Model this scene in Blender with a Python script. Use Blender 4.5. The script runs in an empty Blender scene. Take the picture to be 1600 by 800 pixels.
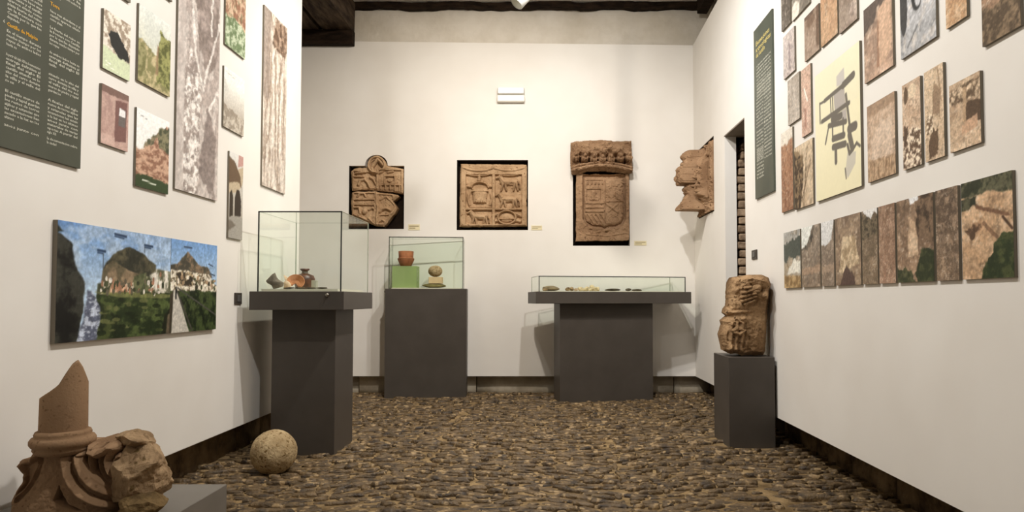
import bpy, bmesh, math, random
import numpy as np
from mathutils import Vector, Matrix
from mathutils.geometry import tessellate_polygon

# ------------------------------------------------------------------ camera
FPX, PPX, PPY, PITCH = 1040.0, 850.0, 432.0, math.radians(2.0)
CAMZ = 1.0
scene = bpy.context.scene
COL = scene.collection
cam_d = bpy.data.cameras.new('camera')
cam_d.sensor_width = 36.0
cam_d.lens = FPX / 1600.0 * 36.0
cam_d.shift_x = -(PPX - 800.0) / 1600.0
cam_d.shift_y = (PPY - 400.0) / 1600.0
cam_d.clip_start = 0.05
cam = bpy.data.objects.new('camera', cam_d)
COL.objects.link(cam)
cam.location = (0, 0, CAMZ)
cam.rotation_euler = (math.pi / 2 + PITCH, 0, 0)
scene.camera = cam

# ------------------------------------------------------------------ world, lamps, exposure
w = bpy.data.worlds.new('world')
scene.world = w
w.use_nodes = True
w.node_tree.nodes['Background'].inputs[0].default_value = (1.0, 0.93, 0.84, 1)
w.node_tree.nodes['Background'].inputs[1].default_value = 0.05
vs = scene.view_settings
vs.view_transform = 'Standard'
vs.look = 'None'
vs.exposure = -0.18
vs.gamma = 1.0
vs.use_curve_mapping = False

def spot(loc, aim, power, angle=110, blend=0.9, radius=0.05, col=(1.0, 0.86, 0.70)):
    d = bpy.data.lights.new('ceiling_spot', 'SPOT')
    d.energy = power; d.color = col; d.spot_size = math.radians(angle); d.spot_blend = blend
    d.shadow_soft_size = radius
    o = bpy.data.objects.new('ceiling_spot', d); COL.objects.link(o)
    o.location = loc
    o.rotation_euler = (Vector(aim) - Vector(loc)).to_track_quat('-Z', 'Y').to_euler()
    return o
WARM = (1.0, 0.915, 0.81)
NEUT = (1.0, 0.972, 0.935)
scene.cycles.transparent_max_bounces = 48
scene.cycles.max_bounces = 10
scene.cycles.diffuse_bounces = 4
spot((-0.60, 4.2, 3.95), (-1.1, 6.95, 0.8), 330, 130, 1.0, 0.045, WARM)
spot((0.45, 4.2, 3.95), (0.75, 6.95, 0.8), 235, 130, 1.0, 0.045, (1.0, 0.985, 0.965))
spot((0.55, 3.6, 3.92), (-1.9, 3.7, 1.4), 285, 112, 1.0, 0.045, NEUT)
spot((-0.75, 3.6, 3.92), (1.57, 3.9, 1.5), 285, 112, 1.0, 0.045, NEUT)
spot((0.35, 1.7, 3.92), (-1.9, 2.2, 1.2), 240, 110, 1.0, 0.06, NEUT)
spot((-0.65, 1.7, 3.92), (1.57, 2.4, 1.7), 205, 105, 1.0, 0.06, NEUT)

# ------------------------------------------------------------------ small helpers
def ray(px, py):
    dx = (px - PPX) / FPX; dy = -(py - PPY) / FPX
    c, s = math.cos(PITCH), math.sin(PITCH)
    return Vector((dx, c - dy * s, s + dy * c))
def at_x(px, py, X):
    r = ray(px, py); t = X / r.x
    return Vector((X, r.y * t, CAMZ + r.z * t))
def at_y(px, py, Y):
    r = ray(px, py); t = Y / r.y
    return Vector((r.x * t, Y, CAMZ + r.z * t))
def at_z(px, py, Z):
    r = ray(px, py); t = (Z - CAMZ) / r.z
    return Vector((r.x * t, r.y * t, Z))

def lin(c):
    a = np.asarray(c, dtype=float) / 255.0
    return np.where(a <= 0.04045, a / 12.92, ((a + 0.055) / 1.055) ** 2.4)
def lc(c, a=1.0):
    v = lin(c); return (float(v[0]), float(v[1]), float(v[2]), a)

def tag(o, label=None, cat=None, group=None, kind=None):
    if label: o['label'] = label
    if cat: o['category'] = cat
    if group: o['group'] = group
    if kind: o['kind'] = kind
    return o
def empty(name, loc, rz=0.0):
    o = bpy.data.objects.new(name, None); COL.objects.link(o)
    o.location = loc; o.rotation_euler = (0, 0, rz); o.empty_display_size = 0.1
    return o
def link(name, me, mat=None, parent=None, loc=None, rz=0.0, smooth=False):
    if mat is not None and not me.materials: me.materials.append(mat)
    o = bpy.data.objects.new(name, me); COL.objects.link(o)
    if loc is not None: o.location = loc
    if rz: o.rotation_euler = (0, 0, rz)
    if parent is not None: o.parent = parent
    if smooth:
        me.polygons.foreach_set('use_smooth', [True] * len(me.polygons))
    return o
def mesh(name, verts, faces):
    me = bpy.data.meshes.new(name); me.from_pydata([tuple(v) for v in verts], [], [tuple(f) for f in faces]); me.update()
    return me
def bm_mesh(name, bm):
    me = bpy.data.meshes.new(name); bmesh.ops.recalc_face_normals(bm, faces=bm.faces); bm.to_mesh(me); bm.free(); return me
def box_me(name, lo, hi, bevel=0.0, seg=2):
    bm = bmesh.new()
    bmesh.ops.create_cube(bm, size=1.0)
    for v in bm.verts:
        v.co = Vector([(lo[i] + hi[i]) / 2 + v.co[i] * (hi[i] - lo[i]) for i in range(3)])
    if bevel > 0:
        bmesh.ops.bevel(bm, geom=list(bm.edges), offset=bevel, segments=seg, profile=0.5, affect='EDGES')
    return bm_mesh(name, bm)
def box(name, lo, hi, mat, parent=None, bevel=0.0, loc=None, rz=0.0):
    return link(name, box_me(name, lo, hi, bevel), mat, parent, loc, rz)
def lathe_me(name, prof, n=32, cap=True):
    vs_, fs = [], []
    for (r, z) in prof:
        for i in range(n):
            a = 2 * math.pi * i / n; vs_.append((r * math.cos(a), r * math.sin(a), z))
    for k in range(len(prof) - 1):
        for i in range(n):
            j = (i + 1) % n
            fs.append((k * n + i, k * n + j, (k + 1) * n + j, (k + 1) * n + i))
    if cap:
        fs.append(tuple(range(n))[::-1]); b = (len(prof) - 1) * n; fs.append(tuple(range(b, b + n)))
    return mesh(name, vs_, fs)

# ------------------------------------------------------------------ noise
_lat = {}
def _lattice2(seed):
    if ('2', seed) not in _lat: _lat['2', seed] = np.random.default_rng(seed).random((64, 64))
    return _lat['2', seed]
def vn2(x, y, seed):
    L = _lattice2(seed)
    xi = np.floor(x).astype(int); yi = np.floor(y).astype(int)
    fx = x - xi; fy = y - yi; fx = fx * fx * (3 - 2 * fx); fy = fy * fy * (3 - 2 * fy)
    a = L[xi % 64, yi % 64]; b = L[(xi + 1) % 64, yi % 64]; c = L[xi % 64, (yi + 1) % 64]; d = L[(xi + 1) % 64, (yi + 1) % 64]
    return (a * (1 - fx) + b * fx) * (1 - fy) + (c * (1 - fx) + d * fx) * fy
def fbm2(x, y, seed=0, octv=4, gain=0.55):
    s = 0; a = 1; t = 0
    for k in range(octv):
        s = s + a * vn2(x * 2 ** k + 17.3 * k, y * 2 ** k + 5.1 * k, seed + k); t += a; a *= gain
    return s / t
def _lattice3(seed):
    if ('3', seed) not in _lat: _lat['3', seed] = np.random.default_rng(seed).random((24, 24, 24))
    return _lat['3', seed]
def vn3(P, seed):
    L = _lattice3(seed)
    I = np.floor(P).astype(int); F = P - I; F = F * F * (3 - 2 * F)
    def g(a, b, c): return L[(I[:, 0] + a) % 24, (I[:, 1] + b) % 24, (I[:, 2] + c) % 24]
    fx, fy, fz = F[:, 0], F[:, 1], F[:, 2]
    x00 = g(0,0,0)*(1-fx)+g(1,0,0)*fx; x10 = g(0,1,0)*(1-fx)+g(1,1,0)*fx
    x01 = g(0,0,1)*(1-fx)+g(1,0,1)*fx; x11 = g(0,1,1)*(1-fx)+g(1,1,1)*fx
    return (x00*(1-fy)+x10*fy)*(1-fz)+(x01*(1-fy)+x11*fy)*fz
def fbm3(P, seed=0, octv=4, gain=0.5):
    s = 0; a = 1; t = 0
    for k in range(octv):
        s = s + a * vn3(P * 2 ** k + 3.7 * k, seed + k); t += a; a *= gain
    return s / t

# ------------------------------------------------------------------ materials
def new_mat(name):
    m = bpy.data.materials.new(name); m.use_nodes = True
    nt = m.node_tree; nt.nodes.clear()
    out = nt.nodes.new('ShaderNodeOutputMaterial')
    return m, nt, out
def M(name, c1, c2=None, rough=0.6, scale=6.0, detail=6.0, contrast=(0.35, 0.65), bump=0.0, bscale=40.0, spec=0.3,
      metal=0.0, speck=None, speck_scale=120.0, speck_at=0.62, dist=0.01, stretch=None):
    m, nt, out = new_mat(name); N = nt.nodes; K = nt.links
    b = N.new('ShaderNodeBsdfPrincipled'); K.new(b.outputs[0], out.inputs[0])
    b.inputs['Roughness'].default_value = rough; b.inputs['Metallic'].default_value = metal
    b.inputs['Specular IOR Level'].default_value = spec
    geo = N.new('ShaderNodeNewGeometry'); vec = geo.outputs['Position']
    if stretch:
        mp = N.new('ShaderNodeMapping'); mp.inputs['Scale'].default_value = stretch
        K.new(vec, mp.inputs[0]); vec = mp.outputs[0]
    if c2 is None:
        b.inputs['Base Color'].default_value = lc(c1); cs = None
    else:
        t = N.new('ShaderNodeTexNoise'); t.inputs['Scale'].default_value = scale; t.inputs['Detail'].default_value = detail
        t.inputs['Roughness'].default_value = 0.6
        K.new(vec, t.inputs['Vector'])
        r = N.new('ShaderNodeValToRGB'); K.new(t.outputs[0], r.inputs[0])
        r.color_ramp.elements[0].position = contrast[0]; r.color_ramp.elements[0].color = lc(c1)
        r.color_ramp.elements[1].position = contrast[1]; r.color_ramp.elements[1].color = lc(c2)
        cs = r.outputs[0]
        if speck:
            t2 = N.new('ShaderNodeTexNoise'); t2.inputs['Scale'].default_value = speck_scale; t2.inputs['Detail'].default_value = 3
            K.new(vec, t2.inputs['Vector'])
            r2 = N.new('ShaderNodeMapRange'); r2.inputs[1].default_value = speck_at; r2.inputs[2].default_value = speck_at + 0.08
            K.new(t2.outputs[0], r2.inputs[0])
            mx = N.new('ShaderNodeMix'); mx.data_type = 'RGBA'
            K.new(r2.outputs[0], mx.inputs[0]); K.new(cs, mx.inputs[6]); mx.inputs[7].default_value = lc(speck)
            cs = mx.outputs[2]
        K.new(cs, b.inputs['Base Color'])
    if bump > 0:
        t3 = N.new('ShaderNodeTexNoise'); t3.inputs['Scale'].default_value = bscale; t3.inputs['Detail'].default_value = 8
        K.new(vec, t3.inputs['Vector'])
        bp = N.new('ShaderNodeBump'); bp.inputs['Strength'].default_value = bump; bp.inputs['Distance'].default_value = dist
        K.new(t3.outputs[0], bp.inputs['Height']); K.new(bp.outputs[0], b.inputs['Normal'])
    return m
def glass_mat(name, tint, refl=1.0):
    m, nt, out = new_mat(name); N = nt.nodes; K = nt.links
    tr = N.new('ShaderNodeBsdfTransparent'); tr.inputs[0].default_value = (*tint, 1)
    gl = N.new('ShaderNodeBsdfGlossy'); gl.inputs['Roughness'].default_value = 0.02; gl.inputs[0].default_value = (refl, refl, refl, 1)
    fr = N.new('ShaderNodeFresnel'); fr.inputs[0].default_value = 1.35
    mx = N.new('ShaderNodeMixShader')
    ge = N.new('ShaderNodeNewGeometry'); om = N.new('ShaderNodeMath'); om.operation = 'SUBTRACT'; om.inputs[0].default_value = 1.0; K.new(ge.outputs['Backfacing'], om.inputs[1])
    mu = N.new('ShaderNodeMath'); mu.operation = 'MULTIPLY'; K.new(fr.outputs[0], mu.inputs[0]); K.new(om.outputs[0], mu.inputs[1])
    K.new(mu.outputs[0], mx.inputs[0]); K.new(tr.outputs[0], mx.inputs[1]); K.new(gl.outputs[0], mx.inputs[2]); K.new(mx.outputs[0], out.inputs[0])
    return m
def print_mat():
    m, nt, out = new_mat('printed_photo'); N = nt.nodes; K = nt.links
    b = N.new('ShaderNodeBsdfPrincipled'); K.new(b.outputs[0], out.inputs[0])
    a = N.new('ShaderNodeAttribute'); a.attribute_name = 'ink'; K.new(a.outputs['Color'], b.inputs['Base Color'])
    b.inputs['Roughness'].default_value = 0.5; b.inputs['Specular IOR Level'].default_value = 0.25
    return m

MAT = {}
MAT['wall'] = M('white_wall_paint', (230, 225, 217), (236, 232, 225), 0.75, 1.3, 3, bump=0.03, bscale=25, spec=0.15)
MAT['plaster'] = M('old_lime_plaster', (206, 197, 181), (226, 219, 207), 0.9, 2.2, 8, bump=0.5, bscale=14, spec=0.1, dist=0.02)
MAT['ceil'] = M('ceiling_plaster', (206, 199, 186), (226, 221, 210), 0.9, 3, 8, bump=0.4, bscale=14, spec=0.1)
MAT['plinth'] = M('grey_lacquer', (71, 65, 59), (76, 70, 64), 0.45, 5, 3, spec=0.35)
MAT['wood'] = M('dark_oak', (38, 29, 22), (86, 72, 58), 0.8, 7, 9, bump=0.7, bscale=30, spec=0.15, stretch=(3.0, 0.6, 3.0))
MAT['wood_dark'] = M('blackened_oak', (22, 16, 12), (50, 38, 28), 0.85, 9, 9, bump=0.8, bscale=35, spec=0.1, stretch=(0.7, 3.0, 3.0))
MAT['base'] = M('stained_stone_base', (52, 38, 24), (118, 98, 70), 0.9, 5, 9, bump=0.8, bscale=22, spec=0.1, dist=0.02)
MAT['base_grey'] = M('grey_plaster_base', (150, 140, 122), (186, 176, 158), 0.9, 4, 8, bump=0.4, bscale=22, spec=0.1)
MAT['mortar'] = M('sandy_mortar', (98, 80, 55), (150, 127, 92), 0.95, 9, 9, bump=0.8, bscale=60, spec=0.1)
MAT['cobble'] = M('river_cobble', (46, 35, 23), (120, 98, 67), 0.52, 14, 8, (0.34, 0.68), bump=1.0, bscale=55, spec=0.4, speck=(158, 133, 96), speck_scale=22, speck_at=0.57)
MAT['sand'] = M('tan_sandstone', (160, 129, 97), (194, 163, 128), 0.9, 5, 8, bump=0.35, bscale=60, spec=0.1, speck=(124, 96, 68), speck_scale=45)
MAT['sand_red'] = M('brown_sandstone', (134, 105, 79), (168, 137, 107), 0.9, 5, 8, bump=0.35, bscale=60, spec=0.1, speck=(104, 78, 58), speck_scale=45)
MAT['sand_warm'] = M('ochre_sandstone', (116, 91, 65), (166, 136, 102), 0.92, 6, 9, bump=0.6, bscale=50, spec=0.1, speck=(86, 66, 46), speck_scale=40)
MAT['sand_col'] = M('rosy_sandstone', (134, 106, 80), (156, 127, 98), 0.92, 4, 8, bump=0.35, bscale=140, spec=0.1, speck=(118, 92, 68), speck_scale=70, dist=0.004)
MAT['sand_rough'] = M('broken_sandstone', (120, 97, 72), (174, 147, 114), 0.95, 7, 9, bump=0.8, bscale=45, spec=0.1, speck=(104, 84, 54), speck_scale=30)
MAT['moss'] = M('mossy_sandstone', (70, 56, 36), (122, 100, 68), 0.95, 10, 9, bump=0.9, bscale=40, spec=0.1)
MAT['ball'] = M('pitted_stone', (146, 124, 90), (190, 168, 130), 0.9, 12, 8, bump=0.7, bscale=70, spec=0.15, speck=(112, 88, 54), speck_scale=60, speck_at=0.58)
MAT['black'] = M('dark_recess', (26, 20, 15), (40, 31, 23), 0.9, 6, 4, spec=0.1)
MAT['edge'] = M('dark_glass_edge', (22, 26, 22), rough=0.35, spec=0.4)
MAT['edge2'] = M('olive_glass_edge', (146, 150, 134), rough=0.35, spec=0.4)
MAT['glass'] = glass_mat('clear_glass', (0.975, 0.992, 0.978))
MAT['green_acrylic'] = None
MAT['board_edge'] = M('board_edge', (120, 112, 98), rough=0.6)
MAT['board_dark'] = M('green_board', (72, 74, 62), (80, 82, 70), 0.5, 3, 3, spec=0.3)
MAT['board_dark2'] = M('green_board_right', (70, 76, 66), (84, 88, 76), 0.4, 3, 3, spec=0.4)
MAT['print'] = print_mat()
MAT['ink_white'] = M('pale_lettering', (206, 204, 188), rough=0.6)
MAT['ink_gold'] = M('gold_lettering', (214, 160, 46), rough=0.6)
MAT['ink_sand'] = M('sand_lettering', (202, 184, 116), rough=0.6)
MAT['ink_dark'] = M('dark_lettering', (36, 40, 44), rough=0.6)
MAT['card'] = M('cream_card', (226, 214, 178), rough=0.7)
MAT['metal'] = M('nickel', (150, 145, 135), rough=0.3, metal=1.0)
MAT['switch'] = M('dark_switch_plastic', (66, 60, 54), rough=0.5)
MAT['white_plastic'] = M('white_plastic', (238, 234, 224), rough=0.4, spec=0.4)
MAT['lamp_white'] = M('white_lamp_metal', (228, 228, 222), rough=0.35, spec=0.4)
MAT['cream_base'] = M('cream_base_board', (226, 220, 200), rough=0.7)
MAT['brick'] = M('old_brick', (110, 90, 72), (176, 152, 126), 0.9, 14, 8, bump=0.7, bscale=50, spec=0.1)
MAT['lintel'] = M('grey_soffit', (120, 108, 94), (138, 126, 112), 0.8, 4, 4)
# ------------------------------------------------------------------ the room
XL, XR, YB, ZB = -1.916, 1.575, 6.95, 0.205      # panel planes and the height of their lower edge
RZ_L, RZ_R, RZ_B = math.pi / 2, -math.pi / 2, 0.0
ZC = at_y(800, 3.5, 7.0).z                        # ceiling height
def fz(y):                                        # the old cobbled floor rises a little towards the back
    t = min(max((y - 5.0) / 1.8, 0.0), 1.0); return 0.022 * t * t * (3 - 2 * t)

def holed_wall(name, outline, holes, thick, mat, loc, rz):
    """outline and holes as (u, z); front face at local y = 0, body behind it"""
    polys = [outline] + holes
    v2 = [p for poly in polys for p in poly]
    tris = tessellate_polygon([[Vector((p[0], p[1], 0)) for p in poly] for poly in polys])
    n = len(v2)
    verts = [(p[0], 0, p[1]) for p in v2] + [(p[0], thick, p[1]) for p in v2]
    faces = [tuple(t) for t in tris] + [tuple(i + n for i in t[::-1]) for t in tris]
    k = 0
    for poly in polys:
        m_ = len(poly)
        for i in range(m_):
            a, b = k + i, k + (i + 1) % m_
            faces.append((a, b, b + n, a + n))
        k += m_
    bm = bmesh.new(); me = mesh(name, verts, faces); bm.from_mesh(me); bpy.data.meshes.remove(me)
    return link(name, bm_mesh(name, bm), mat, None, loc, rz)

# back wall panel with three niches
def back_rect(x0, y0, x1, y1):
    a = at_y(x0, y0, YB); b = at_y(x1, y1, YB); return a.x, b.x, b.z, a.z
N1 = back_rect(545.5, 259, 631, 358); N2 = back_rect(714, 250, 825, 359.5); N3 = back_rect(895, 262, 984, 384)
c1 = at_y(588, 259, YB); r1 = 18.0 / FPX * YB
hole1 = [(N1[0], N1[2]), (N1[1], N1[2]), (N1[1], N1[3])]
for k in range(13):
    a = math.pi * k / 12
    hole1.append((c1.x + r1 * math.cos(a), N1[3] + 0.001 + 0.95 * r1 * math.sin(a)))
hole1.append((N1[0], N1[3]))
def rect_pts(n): return [(n[0], n[2]), (n[1], n[2]), (n[1], n[3]), (n[0], n[3])]
ZTL, ZTR = at_y(470, 64, YB).z, at_y(1078, 71, YB).z
wall_back = holed_wall('wall_back', [(-3.2, ZB), (XR + 0.1, ZB), (XR + 0.1, ZTR), (-3.2, ZTL + 0.01)],
                       [hole1, rect_pts(N2), rect_pts(N3)], 0.085, MAT['wall'], (0, YB, 0), RZ_B)
tag(wall_back, kind='structure')
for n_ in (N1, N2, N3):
    box('niche_shade_sheet', (n_[0] - 0.1, 0.086, n_[2] - 0.05), (n_[1] + 0.1, 0.095, n_[3] + 0.17), MAT['black'], wall_back)  # near-black sheet, paints the shade inside each niche
# thin dark strips along the niche edges: shade put in as colour
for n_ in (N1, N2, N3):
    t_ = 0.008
    box('niche_shade_strip', (n_[0], 0.004, n_[2]), (n_[0] + t_, 0.086, n_[3]), MAT['black'], wall_back)
    box('niche_shade_strip', (n_[0], 0.004, n_[2]), (n_[1], 0.086, n_[2] + t_), MAT['black'], wall_back)
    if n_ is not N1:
        box('niche_shade_strip', (n_[0], 0.004, n_[3] - t_), (n_[1], 0.086, n_[3]), MAT['black'], wall_back)

# right wall panel: a niche for the carved helmet and a doorway
D0, D1 = at_x(1132, 212, XR), at_x(1163, 183, XR)
ZD = 0.5 * (D0.z + D1.z)
NH = [at_x(1091, 233, XR), at_x(1115, 214, XR), at_x(1115, 331, XR), at_x(1091, 342, XR)]
NRY0, NRY1 = NH[1].y, NH[0].y
NRZ0, NRZ1 = 0.5 * (NH[2].z + NH[3].z), 0.5 * (NH[0].z + NH[1].z)
ZTOPR = 3.73
wall_right = holed_wall('wall_right',
    [(-YB - 0.085, ZB), (-D0.y, ZB), (-D0.y, ZD), (-D1.y, ZD), (-D1.y, ZB), (1.2, ZB), (1.2, 3.85), (-3.0, 3.79), (-YB - 0.085, ZTR)],
    [[(-NRY1, NRZ0), (-NRY0, NRZ0), (-NRY0, NRZ1), (-NRY1, NRZ1)]], 0.10, MAT['wall'], (XR, 0, 0), RZ_R)
tag(wall_right, kind='structure')
box('niche_shade_sheet', (-NRY1 - 0.05, 0.101, NRZ0 - 0.05), (-NRY0 + 0.05, 0.11, NRZ1 + 0.05), MAT['black'], wall_right)  # dark sheet and strips paint the shade of this niche too
box('niche_shade_strip', (-NRY1, 0.004, NRZ1 - 0.01), (-NRY0, 0.10, NRZ1), MAT['black'], wall_right)
box('niche_shade_strip', (-NRY1, 0.004, NRZ0), (-NRY0, 0.10, NRZ0 + 0.01), MAT['black'], wall_right)
box('niche_shade_strip', (-NRY1, 0.004, NRZ0), (-NRY1 + 0.01, 0.10, NRZ1), MAT['black'], wall_right)

# left wall panel, ends free before the alcove
YE = at_x(468.5, 300, XL).y
wall_left = box('wall_left', (XL - 0.12, -1.2, ZB), (XL, YE, ZC - 0.01), MAT['wall'], bevel=0.004)
tag(wall_left, kind='structure')
tag(box('wall_alcove', (-3.3, 4.6, 0), (-3.2, 7.2, ZC), MAT['plaster']), kind='structure')
ceiling = box('ceiling', (-3.3, -1.3, ZC), (2.4, 7.2, ZC + 0.08), MAT['ceil'])
tag(ceiling, kind='structure')

# old masonry behind and above the panels
rng = random.Random(4)
def rough_slab(name, u0, u1, z0, z1, nu, nz, amp, mat, loc, rz, seed, thick=0.2, sc=6.0):
    U, Z = np.meshgrid(np.linspace(u0, u1, nu), np.linspace(z0, z1, nz), indexing='ij')
    H = amp * (fbm2(U * sc, Z * sc, seed, 4) - 0.5) * 2
    vs_ = np.stack([U, -H, Z], -1).reshape(-1, 3).tolist()
    fs = [(i * nz + j, (i + 1) * nz + j, (i + 1) * nz + j + 1, i * nz + j + 1) for i in range(nu - 1) for j in range(nz - 1)]
    b0 = len(vs_); vs_ += [(u0, thick, z0), (u1, thick, z0), (u1, thick, z1), (u0, thick, z1)]
    fs.append((b0, b0 + 3, b0 + 2, b0 + 1))
    lo = [i * nz for i in range(nu)]; hi = [i * nz + nz - 1 for i in range(nu)]
    fs.append(tuple(hi + [b0 + 2, b0 + 3])); fs.append(tuple(lo[::-1] + [b0, b0 + 1]))
    fs.append(tuple(list(range(nz))[::-1] + [b0, b0 + 3][::1])); fs.append(tuple([(nu - 1) * nz + j for j in range(nz)] + [b0 + 2, b0 + 1]))
    bm = bmesh.new(); me = mesh(name, vs_, fs); bm.from_mesh(me); bpy.data.meshes.remove(me)
    return link(name, bm_mesh(name, bm), mat, None, loc, rz)
tag(rough_slab('wall_back_plaster', -3.2, 1.8, 3.45, ZC + 0.01, 120, 16, 0.018, MAT['plaster'], (0, YB + 0.10, 0), RZ_B, 11, 0.2, 2.4), kind='structure')
tag(rough_slab('wall_right_plaster', -7.1, 1.2, 3.45, ZC + 0.01, 120, 10, 0.02, MAT['plaster'], (XR + 0.20, 0, 0), RZ_R, 12, 0.2, 2.4), kind='structure')

# bases below the panels: a recessed course of old stones
def base_course(name, u0, u1, loc, rz, mat, seed, zt=0.33, holes=(), smin=0.22, smax=0.5, zl=0.0):
    r = random.Random(seed)
    root = box(name, (u0, 0.05, -0.03), (u1, 0.22, zt), MAT['black'], None, 0, loc, rz)
    tag(root, kind='structure')
    u = u0; k = 0
    while u < u1 - 0.02:
        L = min(r.uniform(smin, smax), u1 - u)
        skip = any(u < b and u + L > a for a, b in holes)
        if not skip:
            bm = bmesh.new(); bmesh.ops.create_cube(bm, size=1)
            d = r.uniform(0.0, 0.03)
            for v in bm.verts:
                v.co = Vector((u + 0.005 + (v.co.x + 0.5) * (L - 0.01), d + (v.co.y + 0.5) * (0.06 - d), zl - 0.02 + (v.co.z + 0.5) * (zt - zl)))
            bmesh.ops.subdivide_edges(bm, edges=list(bm.edges), cuts=3, use_grid_fill=True)
            P = np.array([v.co[:] for v in bm.verts])
            n3 = fbm3(P * 9.0 + k, seed)
            for v, q in zip(bm.verts, n3): v.co.y -= 0.03 * (q - 0.5)
            link('stone_block', bm_mesh('stone_block', bm), mat, root, smooth=True)
        u += L; k += 1
    return root
base_course('baseboard_left', -1.2, YE, (XL - 0.10, 0, 0), RZ_L, MAT['base'], 21)
base_course('baseboard_right', -7.1, 1.2, (XR + 0.165, 0, 0), RZ_R, MAT['base'], 22, holes=((-D0.y - 0.02, -D1.y + 0.02),))
base_course('baseboard_back', -3.2, 1.75, (0, YB + 0.075, 0), RZ_B, MAT['base_grey'], 23, smin=0.7, smax=1.3)

# doorway: white reveal on the far side, grey soffit, brick jamb behind, black filler boxes added so nothing bright leaks through
door = empty('door_1', (XR, D0.y, 0)); tag(door, kind='structure')
dw = D0.y - D1.y
box('soffit', (0.0, -dw, ZD - 0.012), (0.30, 0.02, ZD - 0.001), MAT['lintel'], door)
box('dark_filler_back', (0.62, -dw - 0.6, 0), (0.66, 0.6, 2.9), MAT['black'], door)
box('dark_filler_side', (0.16, 0.30, 0), (0.66, 0.34, 2.9), MAT['black'], door)
box('dark_filler_top', (0.16, -dw - 0.6, 2.75), (0.66, 0.34, 2.79), MAT['black'], door)
rb = random.Random(8)
bricks = [box_me('brick', (0, 0, 0), (0.30, 0.24, 0.062), 0.012, 2) for _ in range(4)]
for i, me in enumerate(bricks):
    P = np.array([v.co[:] for v in me.vertices]); q = fbm3(P * 14 + i * 5, 40 + i) - 0.5
    P += (q * 0.016)[:, None]; me.vertices.foreach_set('co', P.ravel()); me.update()
z = 0.0; k = 0
while z < ZD - 0.02:
    off = 0.0 if k % 2 == 0 else 0.016
    arch = max(0.0, z - (ZD - 0.42)) ** 2 * 0.55
    link('brick', bricks[rb.randrange(4)], MAT['brick'], door, (0.106 + off + arch + rb.uniform(-0.004, 0.004), 0.004 + rb.uniform(-0.004, 0.012), z))
    z += 0.072; k += 1

# timber: planked floor of the upper storey at the left, wall beam, right wall plate
xr_b = at_y(551, 50, 6.9).x; xj = at_y(497, 40, 6.8).x
def timber(name, lo, hi, mat, seed, amp=0.012, cuts=10, parent=None):
    bm = bmesh.new(); bmesh.ops.create_cube(bm, size=1)
    for v in bm.verts: v.co = Vector([(lo[i] + hi[i]) / 2 + v.co[i] * (hi[i] - lo[i]) for i in range(3)])
    L = [hi[i] - lo[i] for i in range(3)]; ax = L.index(max(L))
    for c in range(1, cuts):
        bmesh.ops.bisect_plane(bm, geom=list(bm.verts) + list(bm.edges) + list(bm.faces), plane_co=Vector([lo[i] + (L[i] * c / cuts if i == ax else 0) for i in range(3)]), plane_no=Vector([1 if i == ax else 0 for i in range(3)]))
    P = np.array([v.co[:] for v in bm.verts]); q = np.stack([fbm3(P * 5 + s * 9, seed + s) - 0.5 for s in range(3)], -1)
    for v, d in zip(bm.verts, q): v.co += Vector(d) * amp * 2
    return link(name, bm_mesh(name, bm), mat, parent)
pl = timber('ceiling_plank', (xj + 0.02, 3.9, 3.825), (xr_b, 6.98, ZC - 0.02), MAT['wood'], 51)
tag(pl, 'wide weathered oak ceiling board at upper left, beside the plaster band', 'plank')
pl = timber('ceiling_plank', (-3.15, 3.9, 3.83), (xj - 0.02, 6.98, ZC - 0.02), MAT['wood'], 52)
tag(pl, 'weathered oak ceiling board half hidden behind the left wall end', 'plank')
pl = timber('ceiling_lintel', (-3.15, 6.86, 3.675), (xr_b + 0.01, 6.945, 3.822), MAT['wood_dark'], 53, 0.004)
tag(pl, 'short blackened oak lintel under the ceiling boards at upper left', 'beam')
pl = timber('wall_beam', (xr_b - 0.05, 6.975, ZC - 0.075), (at_y(1096, 15, 7.0).x, 7.04, ZC - 0.004), MAT['wood_dark'], 54, 0.03, 90)
tag(pl, 'long thin dark beam embedded in plaster along the top of back wall', 'beam')
pl = timber('wall_plate', (XR + 0.035, 2.0, 4.02), (XR + 0.14, 6.93, ZC - 0.004), MAT['wood_dark'], 55, 0.015, 20)
tag(pl, 'dark timber above the right white wall, running towards the viewer', 'beam')

# ------------------------------------------------------------------ furniture positions (needed by the cobbles)
def table_left():
    Y0 = 1040 / 251.0
    return Y0
TLX0, TLX1, TLY0, TLY1 = -1.835, -1.245, 4.143, 4.83           # left table slab
CLX0, CLX1, CLY0, CLY1 = -1.76, -1.349, 4.315, 4.72             # its column
PCW, PCD = 0.81, 0.25                                            # middle plinth
PC = Vector((-1.181, 6.665, fz(6.7)))                            # its front centre
PC_RZ = math.radians(4.0)
TR = Vector((-0.0745, 6.2, 0.0)); TR_RZ = math.radians(11.0); TR_L, TR_D = 1.54, 0.45
BPX0, BPX1, BPY0, BPY1, BPZ = 1.245, 1.556, 4.505, 4.90, 0.612   # bust plinth
FPX0, FPX1, FPY0, FPY1, FPZ = -1.885, -1.256, 1.75, 2.665, 0.27  # front plinth
BALL = Vector((-1.557, 3.87, 0.126))
def tr_loc(u, v, z=0.0):
    c, s = math.cos(TR_RZ), math.sin(TR_RZ)
    return Vector((TR.x + u * c - v * s, TR.y + u * s + v * c, z))
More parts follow.
